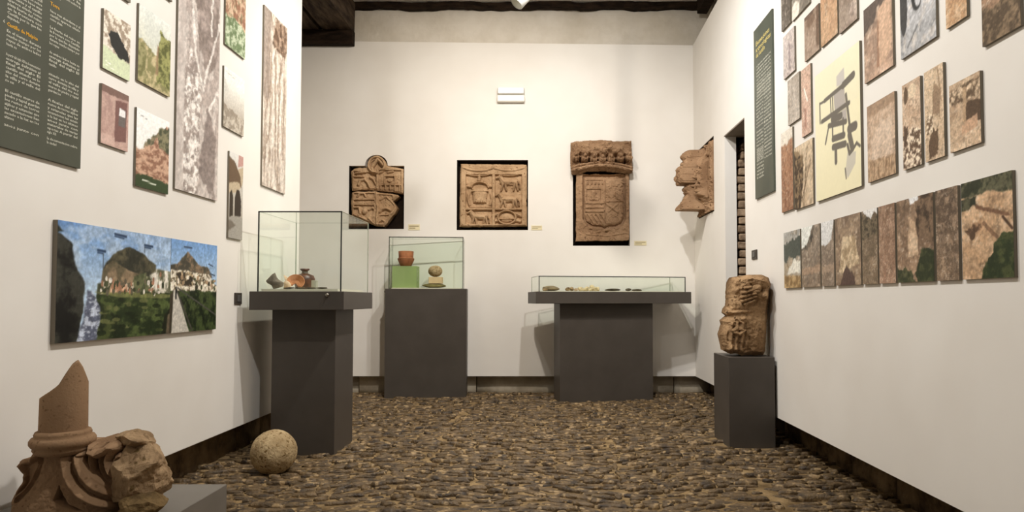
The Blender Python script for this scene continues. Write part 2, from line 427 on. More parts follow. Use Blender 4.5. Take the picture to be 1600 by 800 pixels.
def blocked(x, y):
    m_ = 0.015
    if CLX0 - m_ < x < CLX1 + m_ and CLY0 - m_ < y < CLY1 + m_: return True
    if BPX0 - m_ < x < BPX1 + m_ and BPY0 - m_ < y < BPY1 + m_: return True
    if FPX0 - m_ < x < FPX1 + m_ and FPY0 - m_ < y < FPY1 + m_: return True
    if (x - BALL.x) ** 2 + (y - BALL.y) ** 2 < 0.07 ** 2: return True
    c, s = math.cos(PC_RZ), math.sin(PC_RZ); dx, dy = x - PC.x, y - PC.y
    u, v = dx * c + dy * s, -dx * s + dy * c
    if -PCW / 2 - m_ < u < PCW / 2 + m_ and -m_ < v < PCD + m_: return True
    c, s = math.cos(TR_RZ), math.sin(TR_RZ); dx, dy = x - TR.x, y - TR.y
    u, v = dx * c + dy * s, -dx * s + dy * c
    if 0.22 < u < 1.20 and 0.07 < v < 0.41: return True
    return False

# ------------------------------------------------------------------ floor: mortar bed and edge-set cobbles
nx, ny = 110, 220
U, Y = np.meshgrid(np.linspace(-3.25, 2.3, nx), np.linspace(-1.2, 7.15, ny), indexing='ij')
FZ = np.vectorize(fz)(Y) + 0.010 * (fbm2(U * 2.2, Y * 2.2, 71, 4) - 0.5) + 0.006 * (fbm2(U * 9, Y * 9, 75, 3) - 0.5)
floor = link('floor', mesh('floor', np.stack([U, Y, FZ], -1).reshape(-1, 3).tolist(),
             [(i * ny + j, (i + 1) * ny + j, (i + 1) * ny + j + 1, i * ny + j + 1) for i in range(nx - 1) for j in range(ny - 1)]), MAT['mortar'], smooth=True)
tag(floor, kind='structure')
def cobble_shape(seed, n=9):
    """unit cobble: x length 1, y width 1, dome height 1, skirt below"""
    r = random.Random(seed); vs_, fs = [], []
    rad = [1 + r.uniform(-0.2, 0.16) for _ in range(n)]
    ex = r.uniform(0.5, 1.05)
    for (rr, zz) in ((0.96, -0.9), (1.0, 0.35), (0.84, 0.85)):
        for i in range(n):
            a = 2 * math.pi * i / n; c, s = math.cos(a), math.sin(a)
            p = (abs(c) ** ex * math.copysign(1, c), abs(s) ** ex * math.copysign(1, s))
            vs_.append((0.5 * rr * rad[i] * p[0], 0.5 * rr * rad[i] * p[1], zz + r.uniform(-0.2, 0.2)))
    vs_.append((r.uniform(-0.1, 0.1), r.uniform(-0.1, 0.1), 1.05))
    for k in range(2):
        for i in range(n):
            j = (i + 1) % n; fs.append((k * n + i, k * n + j, (k + 1) * n + j, (k + 1) * n + i))
    for i in range(n): fs.append((2 * n + i, 2 * n + (i + 1) % n, 3 * n))
    return vs_, fs
shapes = [cobble_shape(100 + i) for i in range(14)]
shape_me = []
for i, (v_, f_) in enumerate(shapes):
    me = mesh('cobble', v_, f_); me.materials.append(MAT['cobble']); me.polygons.foreach_set('use_smooth', [True] * len(me.polygons)); shape_me.append(me)
rc = random.Random(77)
cob = []
SEAMS = (-0.72, 0.46)
strips = [(-2.06, SEAMS[0] - 0.045, 0.10, 0.5), (SEAMS[0] + 0.045, SEAMS[1] - 0.045, -0.07, 1.7), (SEAMS[1] + 0.045, 1.76, 0.12, 2.9)]
def seam_shift(y): return 0.05 * math.sin(y * 1.3) + 0.03 * math.sin(y * 3.1 + 1)
for si, (xa, xb, slant, ph) in enumerate(strips):
    y = 2.2
    while y < 7.02:
        wrow = rc.uniform(0.030, 0.048)
        x = xa + rc.uniform(-0.05, 0.0)
        while x < xb - 0.02:
            L = rc.choice((rc.uniform(0.05, 0.10), rc.uniform(0.10, 0.20)))
            xc = x + L / 2
            wave = slant * (xc - xa) + 0.05 * math.sin(2.6 * xc + ph + 0.6 * y) + 0.02 * math.sin(7 * xc + 2 * y)
            ang = math.atan(slant + 0.13 * math.cos(2.6 * xc + ph + 0.6 * y) + 0.14 * math.cos(7 * xc + 2 * y)) + rc.gauss(0, 0.2)
            px_, py_ = xc + (seam_shift(y) if abs(xc) < 1.2 else 0), y + wave + rc.uniform(-0.008, 0.008)
            if -2.03 < px_ < 1.735 and 2.2 < py_ < 7.0 and not blocked(px_, py_):
                cob.append((px_, py_, L * rc.uniform(0.94, 1.06), wrow * rc.uniform(0.7, 1.12), rc.choice((rc.uniform(0.005, 0.014), rc.uniform(0.010, 0.026))), ang, rc.randrange(14)))
            x += L + rc.uniform(0.0, 0.012)
        y += wrow + rc.uniform(0.0, 0.006)
for sx in SEAMS:                                   # the guide rows run lengthwise
    y = 2.2
    while y < 7.0:
        L = rc.uniform(0.09, 0.17)
        px_ = sx + seam_shift(y) + rc.uniform(-0.01, 0.01)
        if not blocked(px_, y): cob.append((px_, y + L / 2, L, rc.uniform(0.022, 0.038), rc.uniform(0.006, 0.014), math.pi / 2 + rc.gauss(0, 0.1), rc.randrange(14)))
        y += L + rc.uniform(0.01, 0.14)
def px_size(c):
    x, y = c[0], c[1]
    sx = PPX + FPX * x / y; sy = 468 + FPX / y
    vis = -10 < sx < 1610 and sy < 806 and not (sx < 365 and sy > 740)
    return (c[2] * c[3] / (y ** 3)) if vis else 0
order = sorted(range(len(cob)), key=lambda i: -px_size(cob[i]))
near = set(order[:300])
vs_, fs = [], []
for i, (x, y, L, W, Hh, a, s) in enumerate(cob):
    zb = fz(y)
    if i in near:
        o = link('cobble', shape_me[s], None, floor, (x, y, zb)); o.rotation_euler = (0, 0, a); o.scale = (L, W, Hh)
    else:
        c_, s_ = math.cos(a), math.sin(a); b0 = len(vs_)
        for (vx, vy, vz) in shapes[s][0]:
            vx *= L; vy *= W
            vs_.append((x + vx * c_ - vy * s_, y + vx * s_ + vy * c_, zb + vz * Hh))
        fs += [tuple(b0 + q for q in f) for f in shapes[s][1]]
o = link('cobble_paving', mesh('cobble_paving', vs_, fs), MAT['cobble'], floor, smooth=True)
o['kind'] = 'stuff'
# ------------------------------------------------------------------ raster toolkit for carved reliefs and printed photographs
def sstep(a, b, x):
    t = np.clip((x - a) / (b - a), 0, 1); return t * t * (3 - 2 * t)
def sd_poly(X, Y, pts):
    """signed distance to a polygon, negative inside"""
    d = np.full(X.shape, 1e9); ins = np.zeros(X.shape, bool); n = len(pts)
    for i in range(n):
        ax, ay = pts[i]; bx, by = pts[(i + 1) % n]
        ex, ey = bx - ax, by - ay; L = ex * ex + ey * ey + 1e-12
        t = np.clip(((X - ax) * ex + (Y - ay) * ey) / L, 0, 1)
        d = np.minimum(d, np.hypot(X - ax - t * ex, Y - ay - t * ey))
        c = ((ay > Y) != (by > Y)) & (X < (bx - ax) * (Y - ay) / (by - ay + 1e-12) + ax)
        ins ^= c
    return np.where(ins, -d, d)
def sd_cap(X, Y, ax, ay, bx, by, r0, r1=None):
    if r1 is None: r1 = r0
    ex, ey = bx - ax, by - ay; L = ex * ex + ey * ey + 1e-12
    t = np.clip(((X - ax) * ex + (Y - ay) * ey) / L, 0, 1)
    return np.hypot(X - ax - t * ex, Y - ay - t * ey) - (r0 + (r1 - r0) * t)
def sd_ell(X, Y, cx, cy, rx, ry):
    return (np.hypot((X - cx) / rx, (Y - cy) / ry) - 1) * min(rx, ry)

class Relief:
    """height field in metres over a u-z rectangle w x h, carved on the front (local -y) of a slab"""
    def __init__(s, w_, h_, n, seed=0):
        s.w, s.h = w_, h_; s.nx = n; s.nz = max(8, int(n * h_ / w_)); s.seed = seed
        s.X, s.Z = np.meshgrid(np.linspace(0, w_, s.nx), np.linspace(0, h_, s.nz), indexing='ij')
        s.H = np.zeros(s.X.shape); s.mask = np.ones(s.X.shape, bool)
    def add(s, sd, hgt, soft): s.H += hgt * sstep(0, 1, -sd / soft)
    def top(s, sd, hgt, soft, base=None): s.H = np.maximum(s.H, hgt * np.sqrt(np.clip(-sd / soft, 0, 1)))
    def rise(s, sd, base, hgt, soft): s.H = np.maximum(s.H, np.where(sd < 0, base + hgt * np.sqrt(np.clip(-sd / soft, 0, 1)), 0))
    def cap(s, a, b, r, hgt, r1=None):
        sd = sd_cap(s.X, s.Z, a[0], a[1], b[0], b[1], r, r1); s.H += hgt * np.sqrt(np.clip(-sd / max(r, 1e-6), 0, 1))
    def capmax(s, a, b, r, base, hgt, r1=None): s.rise(sd_cap(s.X, s.Z, a[0], a[1], b[0], b[1], r, r1), base, hgt, r)
    def chain(s, pts, r, base, hgt):
        for a, b in zip(pts, pts[1:]): s.capmax(a, b, r, base, hgt)
    def noise(s, amp, sc, octv=4): s.H += amp * (fbm2(s.X * sc, s.Z * sc, 300 + s.seed, octv) - 0.5) * 2
    def build(s, name, thick, rough=0.0, rsc=20.0):
        X, Z, H, m = s.X, s.Z, s.H, s.mask
        idx = -np.ones(X.shape, int)
        cell = m[:-1, :-1] & m[1:, :-1] & m[1:, 1:] & m[:-1, 1:]
        use = np.zeros(X.shape, bool)
        use[:-1, :-1] |= cell; use[1:, :-1] |= cell; use[1:, 1:] |= cell; use[:-1, 1:] |= cell
        idx[use] = np.arange(use.sum()); n = int(use.sum())
        front = np.stack([X[use], -H[use], Z[use]], -1); back = np.stack([X[use], np.full(n, thick), Z[use]], -1)
        I, J = np.nonzero(cell)
        a, b, c, d = idx[I, J], idx[I + 1, J], idx[I + 1, J + 1], idx[I, J + 1]
        faces = np.stack([a, b, c, d], -1).tolist()
        cp = np.pad(cell, 1)
        for (di, dj, e0, e1) in ((-1, 0, d, a), (1, 0, b, c), (0, -1, a, b), (0, 1, c, d)):
            open_ = ~cp[I + 1 + di, J + 1 + dj]
            faces += np.stack([e1[open_], e0[open_], e0[open_] + n, e1[open_] + n], -1).tolist()
        verts = np.concatenate([front, back]).tolist()
        me = mesh(name, verts, faces)
        return me

def rock_me(name, size, seed, planes=14, noise=0.06, sub=4, cut=0.72, nsc=2.2):
    """a faceted broken stone inside the given size, base at z = 0"""
    bm = bmesh.new(); bmesh.ops.create_icosphere(bm, subdivisions=sub, radius=1.0)
    P = np.array([v.co[:] for v in bm.verts]); r = np.random.default_rng(seed)
    for _ in range(planes):
        n = r.normal(size=3); n /= np.linalg.norm(n); d = r.uniform(cut, 0.92)
        t = np.clip(P @ n - d, 0, None); P = P - t[:, None] * n
    P += (fbm3(P * nsc + 5, seed, 5) - 0.5)[:, None] * 2 * noise * P / (np.linalg.norm(P, axis=1)[:, None] + 1e-6)
    lo, hi = P.min(0), P.max(0); P = (P - (lo + hi) / 2) / (hi - lo) * np.array(size); P[:, 2] += size[2] / 2
    for v, q in zip(bm.verts, P): v.co = Vector(q)
    return bm_mesh(name, bm)

# ------------------------------------------------------------------ glass cases
def glass_hood(root, lo, hi, t=0.006, et=0.006, edge=None):
    """five panes with dark bonded edges, local coordinates of root"""
    edge = edge or MAT['edge']
    (x0, y0, z0), (x1, y1, z1) = lo, hi
    for a, b in (((x0, y0, z0), (x1, y0 + t, z1 - t)), ((x0, y1 - t, z0), (x1, y1, z1 - t)),
                 ((x0, y0 + t, z0), (x0 + t, y1 - t, z1 - t)), ((x1 - t, y0 + t, z0), (x1, y1 - t, z1 - t)),
                 ((x0, y0, z1 - t), (x1, y1, z1))):
        box('glass_pane', a, b, MAT['glass'], root)
    e = et; o = 0.001
    def strip(a, b, m_): box('edge_strip', a, b, m_, root)
    for (xx0, xx1) in ((x0 - o, x0 - o + e), (x1 + o - e, x1 + o)):
        strip((xx0, y0 - o, z0), (xx1, y0 - o + e, z1), edge)
        strip((xx0, y1 + o - 0.003, z0), (xx1, y1 + o, z1), MAT['edge2'])
        strip((xx0, y0 + e, z1 - 0.003), (xx0 + 0.003, y1, z1 + o), MAT['edge2'])
    strip((x0 - o, y0 - o, z1 - e), (x1 + o, y0 - o + e, z1 + o), edge)
    strip((x0 - o, y1 + o - 0.003, z1 - 0.003), (x1 + o, y1 + o, z1 + o), MAT['edge2'])
def lock(root, loc, axis='y'):
    me = lathe_me('lock', [(0.011, 0), (0.011, 0.012), (0.009, 0.016), (0.004, 0.018)], 16)
    o = link('lock', me, MAT['metal'], root, loc, smooth=True)
    o.rotation_euler = (math.pi / 2, 0, 0) if axis == 'y' else (0, -math.pi / 2, 0)
    o['label'] = 'small round metal lock'
    return o

# left table case
t1 = empty('display_case', (-1.54, 4.5, 0))
tag(t1, 'tall glass display case on grey table with square column against the left wall', 'display case')
def rel(p, o): return (p[0] - o[0], p[1] - o[1], p[2] - (o[2] if len(o) > 2 else 0))
O1 = (-1.54, 4.5, 0)
box('column', rel((CLX0, CLY0, -0.004), O1), rel((CLX1, CLY1, 0.936), O1), MAT['plinth'], t1, 0.003)
box('table_slab', rel((TLX0, TLY0, 0.936), O1), rel((TLX1, TLY1, 1.052), O1), MAT['plinth'], t1, 0.003)
box('base_board', rel((TLX0 + 0.055, TLY0 + 0.05, 1.052), O1), rel((TLX1 - 0.055, TLY1 - 0.05, 1.068), O1), MAT['cream_base'], t1)
glass_hood(t1, rel((-1.794, 4.165, 1.052), O1), rel((-1.270, 4.80, at_y(468, 330, 4.165).z), O1), et=0.007)
pk = at_y(512, 461, TLY0); lock(t1, rel((pk.x, TLY0, pk.z), O1))

# middle plinth case
t2 = empty('display_case', PC, PC_RZ)
tag(t2, 'small glass display case on solid grey plinth in the middle of back wall', 'display case')
ZP = at_y(660, 451, PC.y).z - PC.z
box('plinth', (-PCW / 2, 0, -0.005), (PCW / 2, PCD, ZP), MAT['plinth'], t2, 0.003)
box('base_board', (-0.345, 0.02, ZP), (0.345, PCD - 0.02, ZP + 0.008), MAT['cream_base'], t2)
glass_hood(t2, (-0.372, 0.012, ZP), (0.368, PCD - 0.012, at_y(660, 370, PC.y).z - PC.z), et=0.007, edge=M('grey_glass_edge', (62, 62, 52), rough=0.35))
lock(t2, (-PCW / 2, 0.06, ZP - 0.028), 'x')

# right table case
t3 = empty('display_case', (TR.x, TR.y, fz(6.4)), TR_RZ)
z3 = fz(6.4)
tag(t3, 'long low glass display case on wide grey table by the right corner', 'display case')
ZS0, ZS1 = at_y(850, 474.5, 6.2).z - z3, at_y(850, 455.5, 6.2).z - z3
box('column', (0.25, 0.10, -0.005), (1.18, 0.38, ZS0), MAT['plinth'], t3, 0.003)
box('table_slab', (0, 0, ZS0), (TR_L, TR_D, ZS1), MAT['plinth'], t3, 0.003)
box('base_board', (0.05, 0.045, ZS1), (TR_L - 0.07, TR_D - 0.045, ZS1 + 0.006), MAT['cream_base'], t3)
glass_hood(t3, (0.032, 0.025, ZS1), (TR_L - 0.05, TR_D - 0.025, at_y(850, 431, 6.2).z - z3), et=0.007)

# plinths
p1_ = box('plinth', (BPX0 - 1.4, BPY0 - 4.7, -0.004), (BPX1 - 1.4, BPY1 - 4.7, BPZ), MAT['plinth'], None, 0.003, (1.4, 4.7, 0))
tag(p1_, 'square grey plinth under the headless stone torso by the right wall', 'plinth')
p2_ = box('plinth', (FPX0 + 1.57, FPY0 - 2.2, 0.0), (FPX1 + 1.57, FPY1 - 2.2, FPZ), M('light_grey_lacquer', (112, 106, 98), (118, 112, 104), 0.45, 5, 3, spec=0.4), None, 0.003, (-1.57, 2.2, 0))
tag(p2_, 'low grey plinth under the column fragment at lower left', 'plinth')

# ------------------------------------------------------------------ contents of the left case
SZ = 1.0685
def place(o, loc, rot=(0, 0, 0)): o.location = loc; o.rotation_euler = rot; return o
def px_at(px, Y): return PPX and (px - PPX) / FPX * Y
clay_grey = M('grey_clay', (96, 88, 78), (132, 122, 108), 0.85, 20, 5, bump=0.3, bscale=90)
clay_red = M('red_clay', (150, 96, 62), (198, 142, 100), 0.85, 18, 5, bump=0.2, bscale=90)
clay_brown = M('brown_glazed_clay', (52, 32, 20), (96, 58, 36), 0.4, 18, 5, bump=0.1, bscale=90, spec=0.5)
clay_pale = M('pale_clay', (186, 158, 128), (214, 192, 164), 0.85, 18, 5, bump=0.2, bscale=90)
iron = M('rusted_iron', (50, 44, 34), (92, 82, 62), 0.85, 30, 5, bump=0.4, bscale=120)
bone = M('old_bone', (190, 168, 124), (226, 210, 172), 0.75, 25, 5, bump=0.3, bscale=120)

def sherd(name, pts, depth, mat, bend=0.0, seed=0):
    """a broken potsherd: jagged outline, curved like the pot it came from"""
    bm = bmesh.new(); n = len(pts)
    cx = sum(p[0] for p in pts) / n; cz = sum(p[1] for p in pts) / n
    rings = []
    for side in (0, 1):
        vv = []
        for f in (1.0, 0.9, 0.5):
            ring = []
            for (x, z_) in pts:
                xx, zz = cx + (x - cx) * f, cz + (z_ - cz) * f
                yy = -bend * (1 - f * f) + (depth / 2 if side else -depth / 2) * (1 if f < 1 else 0.7)
                ring.append(bm.verts.new((xx, yy, zz)))
            vv.append(ring)
        c = bm.verts.new((cx, -bend + (depth / 2 if side else -depth / 2), cz))
        for r0, r1_ in zip(vv, vv[1:]):
            for i in range(n):
                j = (i + 1) % n; bm.faces.new((r0[i], r0[j], r1_[j], r1_[i]))
        for i in range(n): bm.faces.new((vv[2][i], vv[2][(i + 1) % n], c))
        rings.append(vv[0])
    for i in range(n):
        j = (i + 1) % n; bm.faces.new((rings[0][i], rings[0][j], rings[1][j], rings[1][i]))
    mz = min(p[1] for p in pts)
    for v in bm.verts: v.co.z -= mz
    return link(name, bm_mesh(name, bm), mat)
s_ = 1 / 236.0 * 1.0
def P4(pts): return [((x - 700) / 8.8875 * s_, -(y - 450) / 8.8875 * s_) for x, y in pts]
o = sherd('potsherd', P4([(160, 350), (205, 300), (240, 262), (275, 240), (300, 300), (325, 330), (395, 372), (385, 420), (330, 440), (262, 455), (235, 405), (185, 380)]), 0.016, clay_grey, 0.02)
place(o, (px_at(478.8, 4.24), 4.24, SZ)); tag(o, 'jagged grey potsherd, leftmost piece in the tall case', 'potsherd', 'pottery in the tall case')
o = sherd('potsherd', P4([(380, 245), (430, 275), (490, 295), (480, 335), (450, 400), (430, 450), (400, 450), (405, 330)]), 0.014, clay_pale, 0.015)
place(o, (px_at(478.8, 4.47), 4.47, SZ)); tag(o, 'pointed pale brown potsherd standing behind the orange bowl fragment', 'potsherd', 'pottery in the tall case')
# orange bowl fragment: half of a turned foot ring bowl lying on its side
def lathe_part(name, prof, a0, a1, n, mat):
    vs2, fs2 = [], []
    m_ = len(prof)
    for i in range(n + 1):
        a = a0 + (a1 - a0) * i / n
        for r_, z_ in prof: vs2.append((r_ * math.cos(a), r_ * math.sin(a), z_))
    for i in range(n):
        for k in range(m_): fs2.append((i * m_ + k, (i + 1) * m_ + k, (i + 1) * m_ + (k + 1) % m_, i * m_ + (k + 1) % m_))
    fs2.append(tuple(range(m_))); fs2.append(tuple(n * m_ + k for k in range(m_))[::-1])
    bm = bmesh.new(); me = mesh(name, vs2, fs2); bm.from_mesh(me); bpy.data.meshes.remove(me)
    return link(name, bm_mesh(name, bm), mat)
o = lathe_part('bowl_fragment', [(0.018, 0.0), (0.022, -0.012), (0.028, -0.012), (0.030, 0.0), (0.056, 0.030), (0.052, 0.034), (0.026, 0.008), (0.002, 0.006), (0.002, 0.0)], -0.6, 3.9, 26, clay_red)
place(o, (px_at(462, 4.39), 4.39, SZ + 0.036), (math.radians(58), 0.25, 0.2)); tag(o, 'orange clay bowl fragment with foot ring, tipped over in the tall case', 'potsherd', 'pottery in the tall case')
o = sherd('potsherd', P4([(395, 350), (430, 335), (470, 360), (490, 400), (480, 450), (390, 452), (395, 400)]), 0.012, clay_pale, 0.01)
place(o, (px_at(478.8, 4.33), 4.33, SZ)); tag(o, 'small buff potsherd leaning between the grey sherd and the bowl fragment', 'potsherd', 'pottery in the tall case')
jug = empty('jug', (px_at(476, 4.60), 4.60, SZ))
tag(jug, 'dark brown glazed jug with narrow dark rim in the tall case', 'jug', 'pottery in the tall case')
link('body', lathe_me('body', [(0.045, 0), (0.060, 0.012), (0.068, 0.045), (0.068, 0.075), (0.058, 0.098), (0.036, 0.108), (0.024, 0.112)], 32), clay_brown, jug, smooth=True)
link('neck', lathe_me('neck', [(0.024, 0.110), (0.019, 0.124), (0.021, 0.130)], 24, False), clay_grey, jug, smooth=True)
link('rim', lathe_me('rim', [(0.020, 0.128), (0.031, 0.138), (0.031, 0.146), (0.020, 0.142), (0.016, 0.13)], 24, False), clay_brown, jug, smooth=True)
o = box('display_block', (-0.017, -0.017, 0), (0.017, 0.017, 0.062), M('grey_block', (150, 148, 134), rough=0.7), None, 0.002)
place(o, (px_at(491.5, 4.50), 4.50, SZ)); tag(o, 'small upright grey block right of the brown jug', 'block')
rq = random.Random(5)
flats = [(452, 4.20, 0.075, 'dark iron bar lying in front of the grey sherd'), (468, 4.215, 0.07, 'thin iron strip lying before the bowl fragment'),
         (486, 4.21, 0.065, 'bent iron strip lying below the grey block'), (503, 4.22, 0.07, 'rightmost iron strip lying in the tall case')]
for i, (px, Y_, L, lab) in enumerate(flats):
    me = rock_me('iron_strip', (L, 0.022, 0.011), 400 + i, 6, 0.12, 3)
    o = link('iron_strip', me, iron, None, (px_at(px, Y_), Y_, SZ), rq.uniform(-0.15, 0.15)); tag(o, lab, 'iron strip', 'iron finds in the tall case')

# ------------------------------------------------------------------ contents of the middle case
ZM = PC.z + ZP + 0.0085; YM = 6.79
ga, gnt, gout = new_mat('green_acrylic')
_tr = gnt.nodes.new('ShaderNodeBsdfTransparent'); _tr.inputs[0].default_value = lc((230, 242, 204))
_df = gnt.nodes.new('ShaderNodeBsdfPrincipled'); _df.inputs['Base Color'].default_value = lc((188, 204, 146)); _df.inputs['Roughness'].default_value = 0.15
_mx = gnt.nodes.new('ShaderNodeMixShader'); _mx.inputs[0].default_value = 0.45
gnt.links.new(_tr.outputs[0], _mx.inputs[1]); gnt.links.new(_df.outputs[0], _mx.inputs[2]); gnt.links.new(_mx.outputs[0], gout.inputs[0])
sc = YM / FPX
cube = empty('acrylic_stand', (px_at(634, YM), YM, ZM)); tag(cube, 'translucent green acrylic cube stand in the middle case', 'stand')
W2 = 38 * sc / 2; H2 = 33 * sc; tt = 0.006; dpt = 0.075
box('panel', (-W2, -dpt, 0), (W2, -dpt + tt, H2), ga, cube); box('panel', (-W2, dpt - tt, 0), (W2, dpt, H2), ga, cube)
box('panel', (-W2, -dpt + tt, 0), (-W2 + tt, dpt - tt, H2), ga, cube); box('panel', (W2 - tt, -dpt + tt, 0), (W2, dpt - tt, H2), ga, cube)
box('top', (-W2, -dpt, H2), (W2, dpt, H2 + tt), ga, cube)
bw = empty('bowl', (px_at(634, YM), YM, ZM + H2 + tt)); tag(bw, 'small carinated red brown pottery bowl on the green stand', 'bowl')
k_ = sc
link('body', lathe_me('body', [(7.5 * k_, 0), (8.5 * k_, 0.6 * k_), (12.6 * k_, 9.5 * k_), (12.8 * k_, 12 * k_), (11.4 * k_, 13.2 * k_), (11.2 * k_, 14.5 * k_), (11.8 * k_, 23.4 * k_), (11.0 * k_, 23.6 * k_), (10.4 * k_, 14 * k_), (9 * k_, 6 * k_), (4 * k_, 2.5 * k_), (0.2 * k_, 2.4 * k_)], 36), M('terracotta', (122, 70, 44), (168, 106, 70), 0.75, 12, 5, bump=0.2, bscale=80), bw, smooth=True)
link('ridge', lathe_me('ridge', [(12.3 * k_, 10.3 * k_), (13.3 * k_, 11.3 * k_), (12.3 * k_, 12.6 * k_)], 36, False), M('terracotta_ridge', (132, 84, 52), rough=0.7), bw, smooth=True)
o = link('plate_fragment', rock_me('plate_fragment', (38 * sc, 0.11, 7.0 * sc), 431, 8, 0.05, 4), M('olive_stone', (92, 84, 48), (140, 130, 84), 0.8, 12, 5, bump=0.3, bscale=70), None, (px_at(678, YM), YM, ZM)); tag(o, 'flat olive stone slab under the small ball in the middle case', 'stone slab')
zt = ZM + 7.0 * sc
o = box('support_block', (-10.2 * sc, -0.05, 0), (10.2 * sc, 0.05, 10.5 * sc), M('sand_block', (206, 180, 138), (216, 192, 152), 0.8, 10, 4), None, 0.004, (px_at(681, YM), YM, zt - 0.002)); tag(o, 'pale rectangular block between olive slab and small stone ball', 'block')
bmx = bmesh.new(); bmesh.ops.create_uvsphere(bmx, u_segments=32, v_segments=20, radius=1.0)
Pq = np.array([v.co[:] for v in bmx.verts]); Pq *= (1 + 0.06 * (fbm3(Pq * 2, 433) - 0.5))[:, None]
for v, q in zip(bmx.verts, Pq): v.co = Vector((q[0] * 11 * sc, q[1] * 11 * sc, q[2] * 9 * sc))
o = link('stone_ball', bm_mesh('stone_ball', bmx), MAT['ball'], None, (px_at(680, YM), YM, zt + 10.4 * sc + 8.9 * sc), smooth=True); tag(o, 'small stone ball on pale block in the middle case', 'stone ball')

# ------------------------------------------------------------------ contents of the right case
ZR = z3 + ZS1 + 0.0065
def lowloc(px, v):                       # a point in the case seen at picture column px, v metres behind the table front
    c, s = math.cos(TR_RZ), math.sin(TR_RZ); tx = (px - PPX) / FPX
    u = (tx * (TR.y + v * c) - TR.x + v * s) / (c - tx * s)
    return tr_loc(u, v, ZR)
sc3 = 6.3 / FPX
o = link('grindstone', rock_me('grindstone', (28 * sc3, 0.14, 8.5 * sc3), 441, 8, 0.04, 4), M('grey_tan_stone', (128, 112, 86), (164, 148, 118), 0.85, 14, 5, bump=0.3, bscale=70), None, lowloc(861, 0.16)); tag(o, 'flat rounded grey tan stone at left end of the low case', 'stone')
bl = [(852, 0.08, 9, 4, 'small brown fragment before the flat stone in the low case'), (887, 0.12, 9, 6, 'knobbly brown bone, first right of the flat stone'), (893, 0.17, 10, 7, 'dark speckled bone lump, second right of the flat stone'),
      (900, 0.12, 9, 5, 'brown bone chip, third right of the flat stone'), (907, 0.18, 10, 7, 'cream bone, at left end of the pale bone heap'), (912, 0.11, 9, 5, 'cream bone chip before the left end of the pale bone heap'),
      (917, 0.19, 11, 8, 'cream bone standing second in the pale bone heap'), (922, 0.12, 10, 6, 'yellowish bone in the front middle of the pale bone heap'), (925, 0.18, 9, 11, 'tallest upright cream bone in the low case'),
      (930, 0.13, 9, 7, 'cream bone near the right end of the pale bone heap'), (934, 0.18, 7, 7, 'cream bone at right end of the pale bone heap')]
for i, (px, v, wpx, hpx, lab) in enumerate(bl):
    me = rock_me('bone', (wpx * sc3, 0.045, hpx * sc3), 450 + i, 5, 0.28, 3, nsc=3.0)
    o = link('bone', me, bone if i > 3 else clay_pale if i == 3 else M('brown_bone', (120, 96, 66), (170, 146, 108), 0.8, 25, 4), None, lowloc(px, v), i * 0.7); tag(o, lab, 'bone', 'bones in the low case')
ir = [(957, 0.13, 27, 4.2, 'long arched dark iron piece in the middle of the low case'), (982, 0.17, 10, 5, 'small dark iron lump right of the arched piece in the low case'), (995, 0.12, 18, 3.6, 'flat dark iron piece, rightmost find in the low case')]
for i, (px, v, wpx, hpx, lab) in enumerate(ir):
    me = rock_me('iron_find', (wpx * sc3, 0.04, hpx * sc3), 470 + i, 6, 0.15, 3)
    o = link('iron_find', me, iron, None, lowloc(px, v), TR_RZ); tag(o, lab, 'iron find', 'iron finds in the low case')
# ------------------------------------------------------------------ carved shields on the back wall
def wolf(R, x, z, s, base, hgt, flip=1):
    """a walking beast facing left, s = body length"""
    def q(a, b): return (x + flip * a * s, z + b * s)
    for a, b, r0, r1_ in (((-0.30, 0.42), (0.32, 0.40), 0.13, 0.115), ((-0.30, 0.44), (-0.46, 0.66), 0.12, 0.09), ((-0.46, 0.68), (-0.62, 0.60), 0.085, 0.05),
                          ((-0.43, 0.74), (-0.40, 0.84), 0.03, 0.015), ((-0.32, 0.34), (-0.40, 0.02), 0.055, 0.035), ((-0.22, 0.34), (-0.16, 0.02), 0.055, 0.035),
                          ((0.24, 0.36), (0.20, 0.02), 0.06, 0.035), ((0.32, 0.36), (0.40, 0.02), 0.065, 0.035), ((0.38, 0.46), (0.50, 0.30), 0.03, 0.02), ((0.50, 0.30), (0.50, 0.10), 0.025, 0.03)):
        R.rise(sd_cap(R.X, R.Z, *q(*a), *q(*b), r0 * s * 1.3, r1_ * s * 1.3), base, hgt, r0 * s * 1.3)
def wall_thing(name, me, mat, px0, py1, Y, rz, label, cat, smooth=False):
    p = at_y(px0, py1, Y); o = link(name, me, mat, None, (p.x, Y, p.z), rz, smooth); tag(o, label, cat); return o
mpx = YB / FPX          # metres per pixel on the back wall

# shield 2: quartered slab with cauldrons and beasts (717..823, 254..355)
W, H = 106 * mpx, 101 * mpx
R = Relief(W, H, 230, 2)
cw = R.w; ch = R.h
R.H += 0.030                                             # rim level; quarters sunk below
x0, x1, xm = 0.09 * cw, 0.925 * cw, 0.505 * cw
z0, z1, zm = 0.05 * ch, 0.83 * ch, 0.285 * ch
def sink(a, b, c, d, dep=0.022):
    R.add(sd_poly(R.X, R.Z, [(a, c), (b, c), (b, d), (a, d)]), -dep, 0.006)
g = 0.018 * cw
sink(x0, xm - g, zm + g, z1); sink(xm + g, x1, zm + g, z1); sink(x0, xm - g, z0, zm - g * 0.4); sink(xm + g, x1, z0, zm - g * 0.4)
